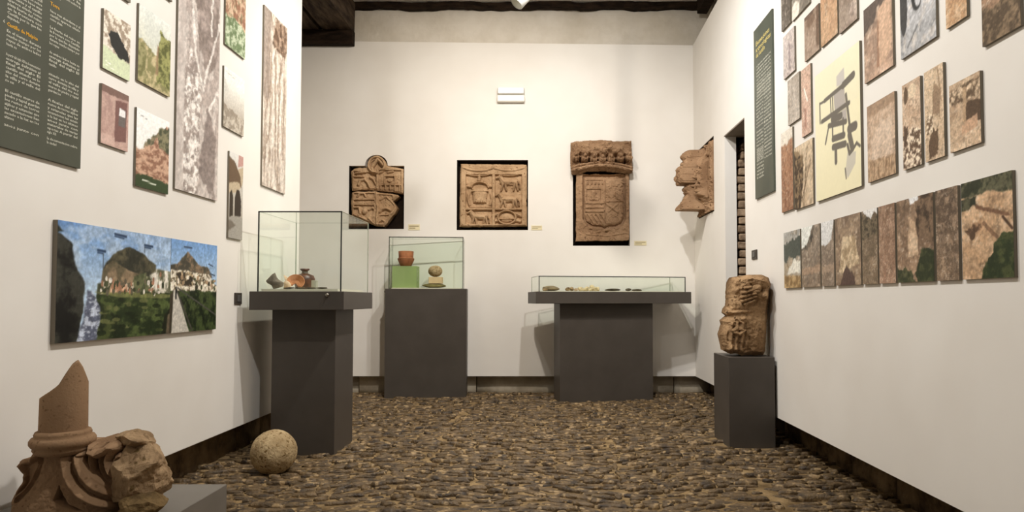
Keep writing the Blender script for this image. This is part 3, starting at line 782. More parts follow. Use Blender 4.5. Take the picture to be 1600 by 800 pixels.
# swags of the curtain along the top
for (a, b, sag) in ((x0 - 0.02, xm, 0.05), (xm, x1 + 0.02, 0.045)):
    pts = [(a + (b - a) * t, (0.93 - 4 * sag * t * (1 - t)) * ch) for t in np.linspace(0, 1, 9)]
    R.chain(pts, 0.013, 0.028, 0.012)
    pts = [(p[0], p[1] - 0.075 * ch) for p in pts]; R.chain(pts, 0.011, 0.010, 0.020)
R.rise(sd_ell(R.X, R.Z, xm, 0.945 * ch, 0.025, 0.02), 0.030, 0.016, 0.02)
R.chain([(0.30 * cw, 0.86 * ch), (0.285 * cw, 0.74 * ch)], 0.018, 0.010, 0.020)
# cauldron with beasts' heads at both sides
cx, cz = 0.30 * cw, 0.50 * ch
R.rise(sd_poly(R.X, R.Z, [(cx - 0.085, cz + 0.08), (cx + 0.085, cz + 0.08), (cx + 0.07, cz - 0.08), (cx - 0.07, cz - 0.08)]), 0.010, 0.024, 0.03)
for a in np.linspace(0, math.pi, 9)[:-1]:
    b = a + math.pi / 8
    R.capmax((cx + 0.088 * math.cos(a), cz + 0.085 + 0.055 * math.sin(a)), (cx + 0.088 * math.cos(b), cz + 0.085 + 0.055 * math.sin(b)), 0.010, 0.012, 0.022)
for k in range(-2, 3):
    R.capmax((cx + k * 0.026, cz + 0.02), (cx + k * 0.018, cz - 0.07), 0.007, 0.030, 0.006)
R.capmax((cx - 0.08, cz + 0.045), (cx + 0.08, cz + 0.045), 0.008, 0.030, 0.008)
for sg in (-1, 1):
    R.rise(sd_ell(R.X, R.Z, cx + sg * 0.115, cz + 0.095, 0.022, 0.018), 0.010, 0.022, 0.015)
    R.chain([(cx + sg * 0.118, cz + 0.01), (cx + sg * 0.125, cz - 0.04), (cx + sg * 0.108, cz - 0.10)], 0.015, 0.008, 0.018)
R.capmax((cx - 0.10, cz - 0.12), (cx + 0.11, cz - 0.12), 0.011, 0.008, 0.014)
# three beasts
wolf(R, 0.74 * cw, 0.575 * ch, 0.215, 0.010, 0.028)
wolf(R, 0.73 * cw, 0.31 * ch, 0.215, 0.010, 0.028)
wolf(R, 0.30 * cw, 0.045 * ch, 0.20, 0.010, 0.026)
# oval cauldron lower right
ox, oz = 0.70 * cw, 0.155 * ch
ring = np.abs(sd_ell(R.X, R.Z, ox, oz, 0.092, 0.072)) - 0.011
R.rise(ring, 0.010, 0.026, 0.010); R.rise(sd_ell(R.X, R.Z, ox, oz, 0.078, 0.05), 0.008, 0.016, 0.03)
R.capmax((ox - 0.08, oz - 0.012), (ox + 0.08, oz - 0.012), 0.007, 0.020, 0.010)
for sg in (-1, 1): R.capmax((ox + sg * 0.10, oz + 0.04), (ox + sg * 0.14, oz + 0.02), 0.02, 0.010, 0.022); R.capmax((ox + sg * 0.10, oz - 0.03), (ox + sg * 0.135, oz - 0.04), 0.018, 0.010, 0.02)
R.H = 0.03 + (R.H - 0.03) * 1.35; R.noise(0.007, 26); R.noise(0.006, 7)
edge = sd_poly(R.X, R.Z, [(0.0, 0.004), (cw, 0.012), (cw * 0.995, ch * 0.985), (0.006, ch)]) + 0.012 * (fbm2(R.X * 14, R.Z * 14, 5) - 0.5)
R.mask = edge < -0.001
R.H -= 0.02 * sstep(-0.02, 0.0, edge)
o = wall_thing('carved_shield', R.build('carved_shield', 0.085), MAT['sand'], 718, 356, YB + 0.005, 0, 'square tan stone relief with quartered arms, three beasts and a cauldron', 'stone relief')

# shield 1: broken shield with a round crest in two pieces
def frag(name, outline_px, ox, oy, n, carve, seed, label, part_of=None):
    xs = [p[0] for p in outline_px]; ys = [p[1] for p in outline_px]
    xa, xb, ya, yb = min(xs), max(xs), min(ys), max(ys)
    R = Relief((xb - xa) * mpx, (yb - ya) * mpx, n, seed)
    poly = [((x - xa) * mpx, (yb - y) * mpx) for x, y in outline_px]
    R.to = lambda x, y: ((x - xa) * mpx, (yb - y) * mpx)
    R.H += 0.030
    carve(R); R.H = 0.03 + (R.H - 0.03) * 1.4
    ed = sd_poly(R.X, R.Z, poly) + 0.012 * (fbm2(R.X * 16, R.Z * 16, seed) - 0.5)
    R.mask = ed < 0
    R.H -= 0.022 * sstep(-0.025, 0.0, ed)
    R.noise(0.008, 28); R.noise(0.007, 8)
    me = R.build(name, 0.085)
    p = at_y(xa, yb, YB)
    return me, (p.x, YB + 0.0, p.z), (xa, yb)
z_ = lambda X, Y: (530 + X / 5.714, 230 + Y / 5.714)     # zoom pixels of that shield
up = [z_(*p) for p in ((105, 215), (130, 190), (180, 180), (245, 180), (252, 140), (275, 100), (310, 78), (345, 74), (385, 90), (415, 125), (432, 165), (500, 178), (575, 190), (575, 418), (540, 415), (480, 402), (340, 388), (210, 382), (118, 390), (110, 300))]
def carve_up(R):
    t = R.to
    def T(X, Y): return t(*z_(X, Y))
    c = T(340, 160)
    R.rise(np.abs(np.hypot(R.X - c[0], R.Z - c[1]) - 0.085) - 0.016, 0.030, 0.022, 0.014)
    R.add(sd_ell(R.X, R.Z, c[0], c[1], 0.07, 0.06), -0.016, 0.01)
    R.capmax(T(345, 110), T(290, 190), 0.018, 0.028, 0.022); R.capmax(T(350, 110), T(400, 165), 0.018, 0.028, 0.02); R.capmax(T(300, 190), T(310, 230), 0.016, 0.030, 0.02)
    def sinkp(pts, d=0.016): R.add(sd_poly(R.X, R.Z, [T(*p) for p in pts]), -d, 0.006)
    sinkp([(130, 215), (335, 230), (335, 370), (130, 370)]); sinkp([(355, 205), (560, 205), (560, 400), (355, 380)])
    R.capmax(T(140, 265), T(220, 265), 0.010, 0.018, 0.018); R.capmax(T(150, 235), T(240, 225), 0.012, 0.018, 0.018)
    R.chain([T(175, 335), T(190, 300), T(230, 290), T(260, 320), T(280, 365)], 0.016, 0.016, 0.02)
    R.chain([T(280, 270), T(310, 290), T(330, 330)], 0.014, 0.016, 0.018)
    R.chain([T(410, 330), T(410, 260), T(500, 260), T(500, 330), T(410, 330)], 0.009, 0.018, 0.016)
    R.rise(sd_ell(R.X, R.Z, *T(455, 298), 0.03, 0.022), 0.016, 0.016, 0.015)
    R.capmax(T(380, 340), T(560, 340), 0.010, 0.016, 0.016)
    for k in range(5): R.capmax(T(375 + 42 * k, 345), T(375 + 42 * k, 395), 0.012, 0.014, 0.018)
    R.capmax(T(440, 225), T(480, 215), 0.014, 0.016, 0.016)
    R.capmax(T(345, 205), T(345, 385), 0.009, 0.030, 0.008)
lo = [z_(*p) for p in ((112, 402), (140, 396), (330, 392), (345, 400), (480, 416), (530, 424), (538, 440), (500, 470), (478, 480), (525, 545), (500, 590), (470, 620), (430, 680), (400, 712), (330, 705), (270, 680), (180, 640), (115, 610), (108, 500))]
def carve_lo(R):
    t = R.to
    def T(X, Y): return t(*z_(X, Y))
    def sinkp(pts, d=0.014): R.add(sd_poly(R.X, R.Z, [T(*p) for p in pts]), -d, 0.006)
    sinkp([(130, 410), (320, 410), (320, 455), (130, 455)]); sinkp([(130, 470), (320, 470), (320, 500), (130, 500)]); sinkp([(130, 515), (320, 520), (300, 670), (130, 600)])
    sinkp([(355, 420), (480, 430), (480, 470), (500, 540), (400, 690), (355, 680)], 0.012)
    R.chain([T(165, 440), T(185, 415), T(225, 415), T(240, 445)], 0.012, 0.016, 0.018)
    R.chain([T(130, 540), T(180, 540), T(190, 590), T(175, 610)], 0.013, 0.016, 0.02)
    R.rise(sd_ell(R.X, R.Z, *T(228, 575), 0.03, 0.034), 0.016, 0.02, 0.02)
    R.chain([T(270, 560), T(300, 540), T(320, 560)], 0.014, 0.016, 0.018); R.chain([T(270, 640), T(320, 690)], 0.018, 0.016, 0.02)
    R.chain([T(365, 580), T(390, 555), T(430, 548), T(460, 565)], 0.018, 0.016, 0.024); R.chain([T(350, 520), T(345, 600), T(340, 690)], 0.014, 0.028, 0.016)
    R.capmax(T(370, 610), T(450, 605), 0.008, 0.018, 0.012); R.chain([T(360, 670), T(390, 650), T(420, 672)], 0.014, 0.014, 0.018)
    R.chain([T(370, 470), T(420, 440), T(450, 470)], 0.014, 0.014, 0.016); R.chain([T(470, 480), T(520, 540)], 0.012, 0.022, 0.016)
    R.capmax(T(335, 400), T(340, 520), 0.009, 0.030, 0.008)
me1, l1, c1_ = frag('upper_piece', up, 0, 0, 190, carve_up, 31, '')
me2, l2, c2_ = frag('lower_piece', lo, 0, 0, 190, carve_lo, 37, '')
sh1 = empty('broken_shield', (at_y(590, 358, YB).x, YB, at_y(590, 358, YB).z))
tag(sh1, 'broken tan stone shield in two pieces with round crest, left on the back wall', 'stone relief')
for nm, me, l in (('upper_piece', me1, l1), ('lower_piece', me2, l2)):
    o = link(nm, me, MAT['sand'], sh1); o.location = Vector(l) - sh1.location

# shield 3: coat of arms under a crown
sh3 = empty('crowned_shield', (at_y(940, 380, YB).x, YB, at_y(940, 380, YB).z))
tag(sh3, 'tall brown stone coat of arms under a projecting carved crown', 'stone relief')
z3_ = lambda X, Y: (870 + X / 4.2125, 210 + Y / 4.2125)
R = Relief((983 - 899) * mpx, (378 - 272) * mpx, 190, 41)
def T(X, Y):
    x, y = z3_(X, Y); return ((x - 899) * mpx, (378 - y) * mpx)
R.H += 0.06
shield = [T(180, 290), (T(438, 290)), T(440, 540), T(425, 580), T(385, 600), T(340, 600), T(315, 615), T(290, 603), T(240, 600), T(195, 575), T(180, 530)]
sd = sd_poly(R.X, R.Z, [T(165, 262), T(455, 262), T(458, 560), T(430, 612), T(315, 632), T(200, 612), T(165, 560)])
R.add(sd, -0.040, 0.02)
R.rise(sd_poly(R.X, R.Z, shield), 0.030, 0.022, 0.02)
def sinkp(pts, d=0.012): R.add(sd_poly(R.X, R.Z, [T(*p) for p in pts]), -d, 0.005)
sinkp([(195, 300), (305, 300), (305, 345), (195, 345)]); sinkp([(195, 360), (290, 360), (290, 440), (195, 440)], 0.014)
for k in range(5): R.cap(T(205 + 24 * k, 325), T(205 + 24 * k, 315), 0.011, 0.014)
R.cap(T(240, 420), T(240, 380), 0.022, 0.014); R.cap(T(220, 430), T(270, 430), 0.012, 0.012)
for k in range(26):
    r_ = random.Random(900 + k); a = (r_.uniform(322, 430), r_.uniform(305, 430)); R.cap(T(*a), T(a[0] + r_.uniform(-22, 22), a[1] + r_.uniform(-12, 12)), 0.011, r_.uniform(-0.014, 0.014))
for yy in (455, 483, 510): R.cap(T(192, yy), T(305, yy), 0.012, 0.013)
R.cap(T(312, 445), T(438, 440), 0.008, 0.012)
for k in range(4): R.cap(T(200 + 28 * k, 535), T(235 + 28 * k, 590), 0.009, -0.012)
R.cap(T(320, 455), T(400, 515), 0.013, 0.012); R.cap(T(400, 460), T(340, 510), 0.013, 0.012); R.cap(T(425, 460), T(430, 520), 0.012, 0.012)
R.rise(np.abs(sd_ell(R.X, R.Z, *T(372, 560), 0.05, 0.035)) - 0.009, 0.036, 0.022, 0.01)
R.cap(T(318, 300), T(318, 605), 0.007, 0.012)
for k in range(14):
    r_ = random.Random(940 + k); a = (r_.uniform(225, 440), r_.uniform(618, 655)); R.cap(T(*a), T(a[0] + r_.uniform(-20, 20), a[1] + r_.uniform(-10, 10)), 0.013, r_.uniform(-0.016, 0.014))
R.chain([T(185, 690), T(190, 620)], 0.02, 0.045, 0.02); R.chain([T(190, 660), T(330, 672), T(460, 650)], 0.020, 0.045, 0.022)
R.noise(0.009, 30); R.noise(0.008, 7)
ed = sd_poly(R.X, R.Z, [(0.0, 0.0), (R.w, 0.01), (R.w, R.h), (0.004, R.h)]) + 0.014 * (fbm2(R.X * 14, R.Z * 14, 8) - 0.5)
R.mask = ed < -0.003
o = link('arms_slab', R.build('arms_slab', 0.06), MAT['sand_red'], sh3); p = at_y(899, 378, YB); o.location = Vector((p.x, YB + 0.012, p.z)) - sh3.location
# crown block
R = Relief((988 - 889) * mpx, (276 - 220) * mpx, 200, 43)
def T(X, Y):
    x, y = z3_(X, Y); return ((x - 889) * mpx, (276 - y) * mpx)
R.H += 0.055 + 0.03 * np.sin(np.pi * np.clip(R.X / R.w, 0, 1))
for (X, Y, rx, ry, hh) in ((190, 110, 0.10, 0.09, 0.05), (300, 95, 0.13, 0.10, 0.055), (395, 110, 0.10, 0.09, 0.05)):
    R.add(sd_ell(R.X, R.Z, *T(X, Y), rx, ry), hh, 0.07)
for k in range(7):
    X = 125 + 58 * k; Y = 172 + 14 * math.sin(math.pi * (k / 6)) - 10
    for dx, dy in ((-15, 8), (15, 8), (0, -14), (0, 12)): R.rise(sd_ell(R.X, R.Z, *T(X + dx, Y + dy), 0.021, 0.030), 0.095, 0.06, 0.02)
    R.add(sd_ell(R.X, R.Z, *T(X + 29, Y + 16), 0.022, 0.034), -0.07, 0.012); R.add(sd_ell(R.X, R.Z, *T(X + 29, Y - 20), 0.018, 0.03), -0.03, 0.012)
arc = [(95 + 395 * t, 250 - 32 * math.sin(math.pi * t)) for t in np.linspace(0, 1, 13)]
R.chain([T(*p) for p in arc], 0.017, 0.11, 0.02); R.chain([T(p[0], p[1] - 20) for p in arc], 0.013, 0.105, 0.016)
R.rise(sd_ell(R.X, R.Z, *T(118, 240), 0.04, 0.045), 0.08, 0.03, 0.03)
R.noise(0.022, 26); R.noise(0.02, 9)
out = [T(*p) for p in ((88, 55), (130, 48), (280, 44), (420, 50), (490, 48), (497, 180), (495, 262), (450, 268), (400, 258), (300, 246), (200, 252), (140, 272), (95, 272), (86, 180))]
ed = sd_poly(R.X, R.Z, out) + 0.012 * (fbm2(R.X * 15, R.Z * 15, 9) - 0.5)
R.mask = ed < 0; R.H -= 0.03 * sstep(-0.03, 0, ed)
o = link('crown', R.build('crown', -0.01), MAT['sand_red'], sh3); p = at_y(889, 276, YB); o.location = Vector((p.x, YB - 0.012, p.z)) - sh3.location

# carved helmet on the right wall, seen from the side
hb = (XR, 0.5 * (NRY0 + NRY1), NRZ0)
Wn, Hn = NRY1 - NRY0 - 0.03, NRZ1 - NRZ0 - 0.045
R = Relief(Wn, Hn, 170, 61)
R.H += 0.012
cx = 0.42 * Wn
R.add(sd_ell(R.X, R.Z, 0.47 * Wn, 0.46 * Hn, 0.50 * Wn, 0.50 * Hn), 0.11, 0.16)
rf = random.Random(66)
for k in range(60):                                   # leafy mantling
    a = (rf.uniform(0.05, 0.92) * Wn, rf.uniform(0.06, 0.92) * Hn); an = rf.uniform(0, 6.28); L = rf.uniform(0.03, 0.09)
    R.cap(a, (a[0] + L * math.cos(an), a[1] + L * math.sin(an)), rf.uniform(0.014, 0.028), rf.uniform(-0.07, 0.06))
R.rise(sd_ell(R.X, R.Z, cx, 0.86 * Hn, 0.085, 0.07), 0.15, 0.08, 0.05)        # crest
R.rise(sd_poly(R.X, R.Z, [(cx - 0.11, 0.45 * Hn), (cx + 0.11, 0.45 * Hn), (cx + 0.12, 0.74 * Hn), (cx - 0.12, 0.74 * Hn)]), 0.23, 0.06, 0.10)  # helmet
R.rise(sd_poly(R.X, R.Z, [(cx - 0.12, 0.72 * Hn), (cx + 0.12, 0.72 * Hn), (cx + 0.08, 0.82 * Hn), (cx - 0.08, 0.82 * Hn)]), 0.17, 0.09, 0.09)
R.rise(sd_poly(R.X, R.Z, [(cx - 0.08, 0.28 * Hn), (cx + 0.08, 0.28 * Hn), (cx + 0.09, 0.46 * Hn), (cx - 0.09, 0.46 * Hn)]), 0.14, 0.07, 0.08)
sdg = sd_poly(R.X, R.Z, [(cx - 0.16, 0.08 * Hn), (cx + 0.15, 0.05 * Hn), (cx + 0.10, 0.34 * Hn), (cx - 0.10, 0.34 * Hn)])
R.H = np.maximum(R.H, np.where(sdg < 0, 0.15 + 0.10 * (1 - sstep(0.10 * Hn, 0.36 * Hn, R.Z)) , 0))
R.noise(0.032, 20); R.noise(0.02, 8)
R.H = np.where(R.X > 0.80 * Wn, np.minimum(R.H, 0.03), R.H)
o = link('carved_helmet', R.build('carved_helmet', 0.125), MAT['sand_red'], None, (XR, NRY1 - 0.012, NRZ0 + 0.012), RZ_R)
tag(o, 'brown stone coat of arms with projecting helmet in the right wall niche', 'stone relief')

# ------------------------------------------------------------------ headless torso on its plinth
W, H = 0.345, 0.565
R = Relief(W, H, 190, 71)
zt_ = lambda X, Y: ((X - 112) / 220.0 * W, (392 - Y) / 344.0 * H)       # zoom pixels 112..332, 48..392
def T(X, Y): return zt_(X, Y)
uu = R.X / W
R.H += 0.10 * np.sqrt(np.clip(1 - ((uu - 0.5) / 0.56) ** 2, 0, 1))
R.add(sd_poly(R.X, R.Z, [T(145, 205), T(330, 190), T(330, 235), T(140, 240)]), -0.012, 0.03)     # waist
R.rise(sd_cap(R.X, R.Z, *T(250, 70), *T(310, 85), 0.045, 0.05), 0.09, 0.04, 0.05)                # shoulder
R.rise(sd_cap(R.X, R.Z, *T(312, 90), *T(300, 140), 0.04, 0.03), 0.07, 0.04, 0.04)
for (a, b, r_) in (((245, 118), (268, 108), 0.030), ((250, 118), (205, 128), 0.0135), ((255, 132), (200, 146), 0.0135), ((258, 146), (202, 162), 0.013), ((258, 158), (212, 176), 0.012), ((240, 105), (215, 108), 0.013)):
    R.capmax(T(*a), T(*b), r_ * 0.9, 0.108, 0.022)
R.cap(T(300, 140), T(262, 135), 0.03, 0.03)
for k in range(5): R.cap(T(165 + k * 12, 70 + k * 4), T(160 + k * 13, 190), 0.012, 0.009)           # gathered cloth at the chest
for k in range(7): R.cap(T(150 + k * 11, 255), T(140 + k * 12, 370), 0.010, 0.012 * (1 if k % 2 else -0.8))
R.chain([T(165, 285), T(185, 272), T(210, 285), T(190, 300), T(170, 290)], 0.014, 0.100, 0.018)
R.cap(T(150, 212), T(235, 205), 0.012, 0.012)
for k in range(30):
    rt = random.Random(500 + k); a = (rt.uniform(130, 235), rt.uniform(60, 380)); R.cap(T(*a), T(a[0] + rt.uniform(-18, 18), a[1] + rt.uniform(-22, 22)), 0.011, rt.uniform(-0.018, 0.018))
R.noise(0.014, 22); R.noise(0.014, 6)
out = [T(*p) for p in ((170, 60), (230, 52), (295, 50), (322, 62), (332, 95), (330, 150), (322, 230), (315, 300), (312, 375), (300, 390), (205, 390), (190, 382), (160, 384), (128, 372), (115, 305), (130, 262), (125, 245), (150, 225), (135, 212), (138, 195), (150, 180), (150, 120), (158, 80))]
ed = sd_poly(R.X, R.Z, out) + 0.010 * (fbm2(R.X * 14, R.Z * 14, 19) - 0.5)
R.mask = ed < 0; R.H -= 0.05 * sstep(-0.035, 0, ed)
ta = math.radians(-6)
o = link('stone_torso', R.build('stone_torso', 0.10), MAT['sand_warm'], None, (1.222, 4.665, BPZ + 0.001), ta)
tag(o, 'headless carved stone torso with a hand on its chest, on grey plinth', 'sculpture')

# ------------------------------------------------------------------ column fragment at lower left
FY = 2.285; fm = FY / FPX                                   # metres per pixel at its depth
cf = empty('column_fragment', (at_y(96, 800, FY).x, FY, FPZ))
tag(cf, 'broken sandstone column shaft on a carved scrolled capital at lower left', 'column fragment')
SX, ZBASE = 96, 801
def L(px, py): return ((px - SX) * fm, (ZBASE - py) * fm)
# shaft: slanted broken top
n, rows = 48, 26; rad = 31.4 * fm; vs_, fs = [], []
zb_ = L(0, 683)[1]
def ztop(x, y):
    u = (x * 0.809 + y * 0.588) / rad
    px = SX + u * 38.5
    py = np.interp(px, [57, 72, 86, 98, 108, 116, 124, 134], [620, 612, 603, 584, 570, 565, 576, 598]) + 5 * ((y * 0.809 - x * 0.588) / rad)
    return L(0, py)[1]
for k in range(rows):
    for i in range(n):
        a = 2 * math.pi * i / n; x, y = rad * math.cos(a), rad * math.sin(a)
        zt2 = ztop(x, y)  ; f = k / (rows - 1); vs_.append((x * (1.02 - 0.03 * f), y * (1.02 - 0.03 * f), zb_ + (zt2 - zb_) * f))
for k in range(rows - 1):
    for i in range(n):
        j = (i + 1) % n; fs.append((k * n + i, k * n + j, (k + 1) * n + j, (k + 1) * n + i))
prev = (rows - 1) * n
rr = np.random.default_rng(3)
for f in (0.85, 0.6, 0.3):
    b0 = len(vs_)
    for i in range(n):
        a = 2 * math.pi * i / n; x, y = rad * f * math.cos(a), rad * f * math.sin(a); vs_.append((x, y, ztop(x, y) + rr.uniform(-0.006, 0.006) - 0.004))
    for i in range(n):
        j = (i + 1) % n; fs.append((prev + i, prev + j, b0 + j, b0 + i))
    prev = b0
vs_.append((0, 0, ztop(0, 0))); c0 = len(vs_) - 1
for i in range(n): fs.append((prev + i, prev + (i + 1) % n, c0))
link('shaft', mesh('shaft', vs_, fs), MAT['sand_col'], cf, smooth=True)
me = lathe_me('necking_ring', [(r * 0.82 * fm, (ZBASE - y) * fm) for r, y in ((36, 706), (41, 705), (46, 701), (48, 698), (47, 695), (50, 693), (53, 689), (53, 684), (50, 680), (45, 678), (46, 675), (44, 671), (39, 669), (37, 672))], 48)
link('necking_ring', me, MAT['sand_col'], cf, smooth=True)
def smooth_pts(p, k=6):
    p = [p[0]] + list(p) + [p[-1]]; out_ = []
    for i in range(1, len(p) - 2):
        for t in np.linspace(0, 1, k, endpoint=False):
            a, b, c, d = (np.array(q, float) for q in p[i - 1:i + 3])
            out_.append(tuple(0.5 * (2 * b + (c - a) * t + (2 * a - 5 * b + 4 * c - d) * t * t + (3 * b - a - 3 * c + d) * t ** 3)))
    return out_ + [p[-1]]
# scrolled body: bulging front relief with volutes
R = Relief((200 - 18) * fm, (801 - 700) * fm, 240, 81)
def T(px, py): return ((px - 18) * fm, (801 - py) * fm)
c_ = (96 - 18) * fm
R.H += 0.06 + 0.075 * np.sqrt(np.clip(1 - ((R.X - c_) / (88 * fm)) ** 2, 0, 1)) * (0.75 + 0.5 * (1 - R.Z / R.h))
arcR = [(112, 702), (113, 716), (119, 734), (131, 752), (148, 768), (168, 780), (192, 789)]
arcR = smooth_pts(arcR)
sdm = np.full(R.X.shape, 9.0)
for a, b in zip(arcR, arcR[1:]): sdm = np.minimum(sdm, sd_cap(R.X, R.Z, *T(*a), *T(*b), 0.014))
R.H += 0.028 * np.sqrt(np.clip(-sdm / 0.013, 0, 1))
arcR2 = [(128, 702), (132, 722), (146, 744), (165, 760), (190, 772)]
arcR2 = smooth_pts(arcR2)
sdm = np.full(R.X.shape, 9.0)
for a, b in zip(arcR2, arcR2[1:]): sdm = np.minimum(sdm, sd_cap(R.X, R.Z, *T(*a), *T(*b), 0.011))
R.H += 0.020 * np.sqrt(np.clip(-sdm / 0.010, 0, 1))
R.add(sd_poly(R.X, R.Z, [T(122, 705), T(150, 705), T(180, 740), T(190, 764), T(165, 752), T(142, 734)]), -0.05, 0.02)
arcL = [(72, 702), (72, 720), (66, 742), (54, 760), (38, 774)]
arcL = smooth_pts(arcL)
sdm = np.full(R.X.shape, 9.0)
for a, b in zip(arcL, arcL[1:]): sdm = np.minimum(sdm, sd_cap(R.X, R.Z, *T(*a), *T(*b), 0.010))
R.H -= 0.018 * np.sqrt(np.clip(-sdm / 0.010, 0, 1))
R.add(sd_poly(R.X, R.Z, [T(30, 722), T(68, 704), T(70, 722), T(62, 744), T(46, 764), T(34, 770), T(36, 742)]), -0.035, 0.02)
R.add(sd_poly(R.X, R.Z, [T(106, 748), T(112, 758), T(124, 776), T(146, 788), T(136, 788), T(116, 780), T(100, 772)]), -0.045, 0.012)
R.rise(sd_ell(R.X, R.Z, *T(24, 722), 0.022, 0.018), 0.07, 0.03, 0.02)
R.add(sd_poly(R.X, R.Z, [T(18, 796), T(200, 793), T(200, 803), T(18, 803)]), 0.02, 0.008)
R.noise(0.004, 18); R.noise(0.003, 60, 3)
out = [T(*p) for p in ((50, 700), (46, 708), (40, 716), (28, 717), (20, 722), (20, 730), (27, 733), (33, 740), (33, 750), (26, 762), (20, 772), (19, 803), (200, 803), (200, 768), (176, 748), (152, 726), (138, 700))]
ed = sd_poly(R.X, R.Z, out); R.mask = ed < 0; R.H -= 0.03 * sstep(-0.02, 0, ed)
o = link('scrolled_capital', R.build('scrolled_capital', 0.12), MAT['sand_col'], cf); p = at_y(18, 801, FY); o.location = (p.x - cf.location.x, 0.085, 0)
# broken block at the right and the mossy lump below
def rough(me, amp, sc, seed):
    P = np.array([v.co[:] for v in me.vertices]); N_ = np.array([v.normal[:] for v in me.vertices])
    q = np.abs(fbm3(P * sc, seed, 4) - 0.5) * 2 - 0.25
    P += N_ * (q * amp)[:, None]; me.vertices.foreach_set('co', P.ravel()); me.update(); return me
o = link('broken_block', rough(rock_me('broken_block', (88 * fm, 0.26, 118 * fm), 519, 18, 0.10, 5, 0.60, 2.6), 0.014, 22, 61), MAT['sand_rough'], cf); o.location = ((206 - SX) * fm, 0.05, 0.0); o.rotation_euler = (0, 0, 0.62)
o = link('broken_top', rough(rock_me('broken_top', (56 * fm, 0.16, 26 * fm), 529, 12, 0.14, 4, 0.6), 0.010, 26, 63), MAT['sand_rough'], cf); o.location = ((190 - SX) * fm, 0.06, 99 * fm); o.rotation_euler = (0, 0.15, 0.6)
R = Relief(74 * fm, 104 * fm, 110, 85)
def T(px, py): return ((px - 132) * fm, (792 - py) * fm)
R.H += 0.03
for rad_, cxx, cyy, hh, a0, a1 in ((44, 186, 716, 0.05, 2.3, 4.9), (32, 186, 718, 0.035, 2.2, 4.9), (20, 186, 720, 0.05, 2.0, 4.9), (9, 184, 722, 0.03, 0, 6.28)):
    pts = [T(cxx + rad_ * math.cos(a), cyy - rad_ * math.sin(a) * 1.15) for a in np.linspace(a0, a1, 12)]
    R.chain(pts, 0.013, 0.03, hh)
R.chain([T(134, 690), T(140, 703), T(152, 708), T(166, 702), T(176, 694)], 0.014, 0.06, 0.03)
R.noise(0.006, 22); R.noise(0.006, 7)
ed = sd_poly(R.X, R.Z, [T(*p) for p in ((134, 689), (150, 694), (168, 688), (186, 694), (196, 730), (204, 790), (190, 790), (160, 772), (142, 745), (136, 715))])
R.mask = ed < 0; R.H -= 0.03 * sstep(-0.015, 0, ed)
o = link('leaf_scroll', R.build('leaf_scroll', 0.10), MAT['sand_col'], cf); p = at_y(132, 792, FY); o.location = (p.x - cf.location.x, 0.06, 9 * fm)
o = link('mossy_lump', rough(rock_me('mossy_lump', (66 * fm, 0.16, 43 * fm), 527, 14, 0.10, 5, 0.62), 0.010, 26, 67), MAT['moss'], cf); o.location = ((231 - SX) * fm, -0.03, 0.0); o.rotation_euler = (0, 0, 0.6); o['label'] = 'dark mossy broken lump'

# stone ball on the floor
bm = bmesh.new(); bmesh.ops.create_icosphere(bm, subdivisions=5, radius=1.0)
P = np.array([v.co[:] for v in bm.verts])
P *= (1 + 0.05 * (fbm3(P * 2.0, 91, 3) - 0.5) + 0.035 * (fbm3(P * 9.0, 95, 3) - 0.5))[:, None] * 0.127
for v, q in zip(bm.verts, P): v.co = Vector(q)
o = link('stone_ball', bm_mesh('stone_ball', bm), MAT['ball'], None, (BALL.x, BALL.y, 0.122), smooth=True)
tag(o, 'large pitted stone ball on the cobbles beside the left table', 'stone ball')
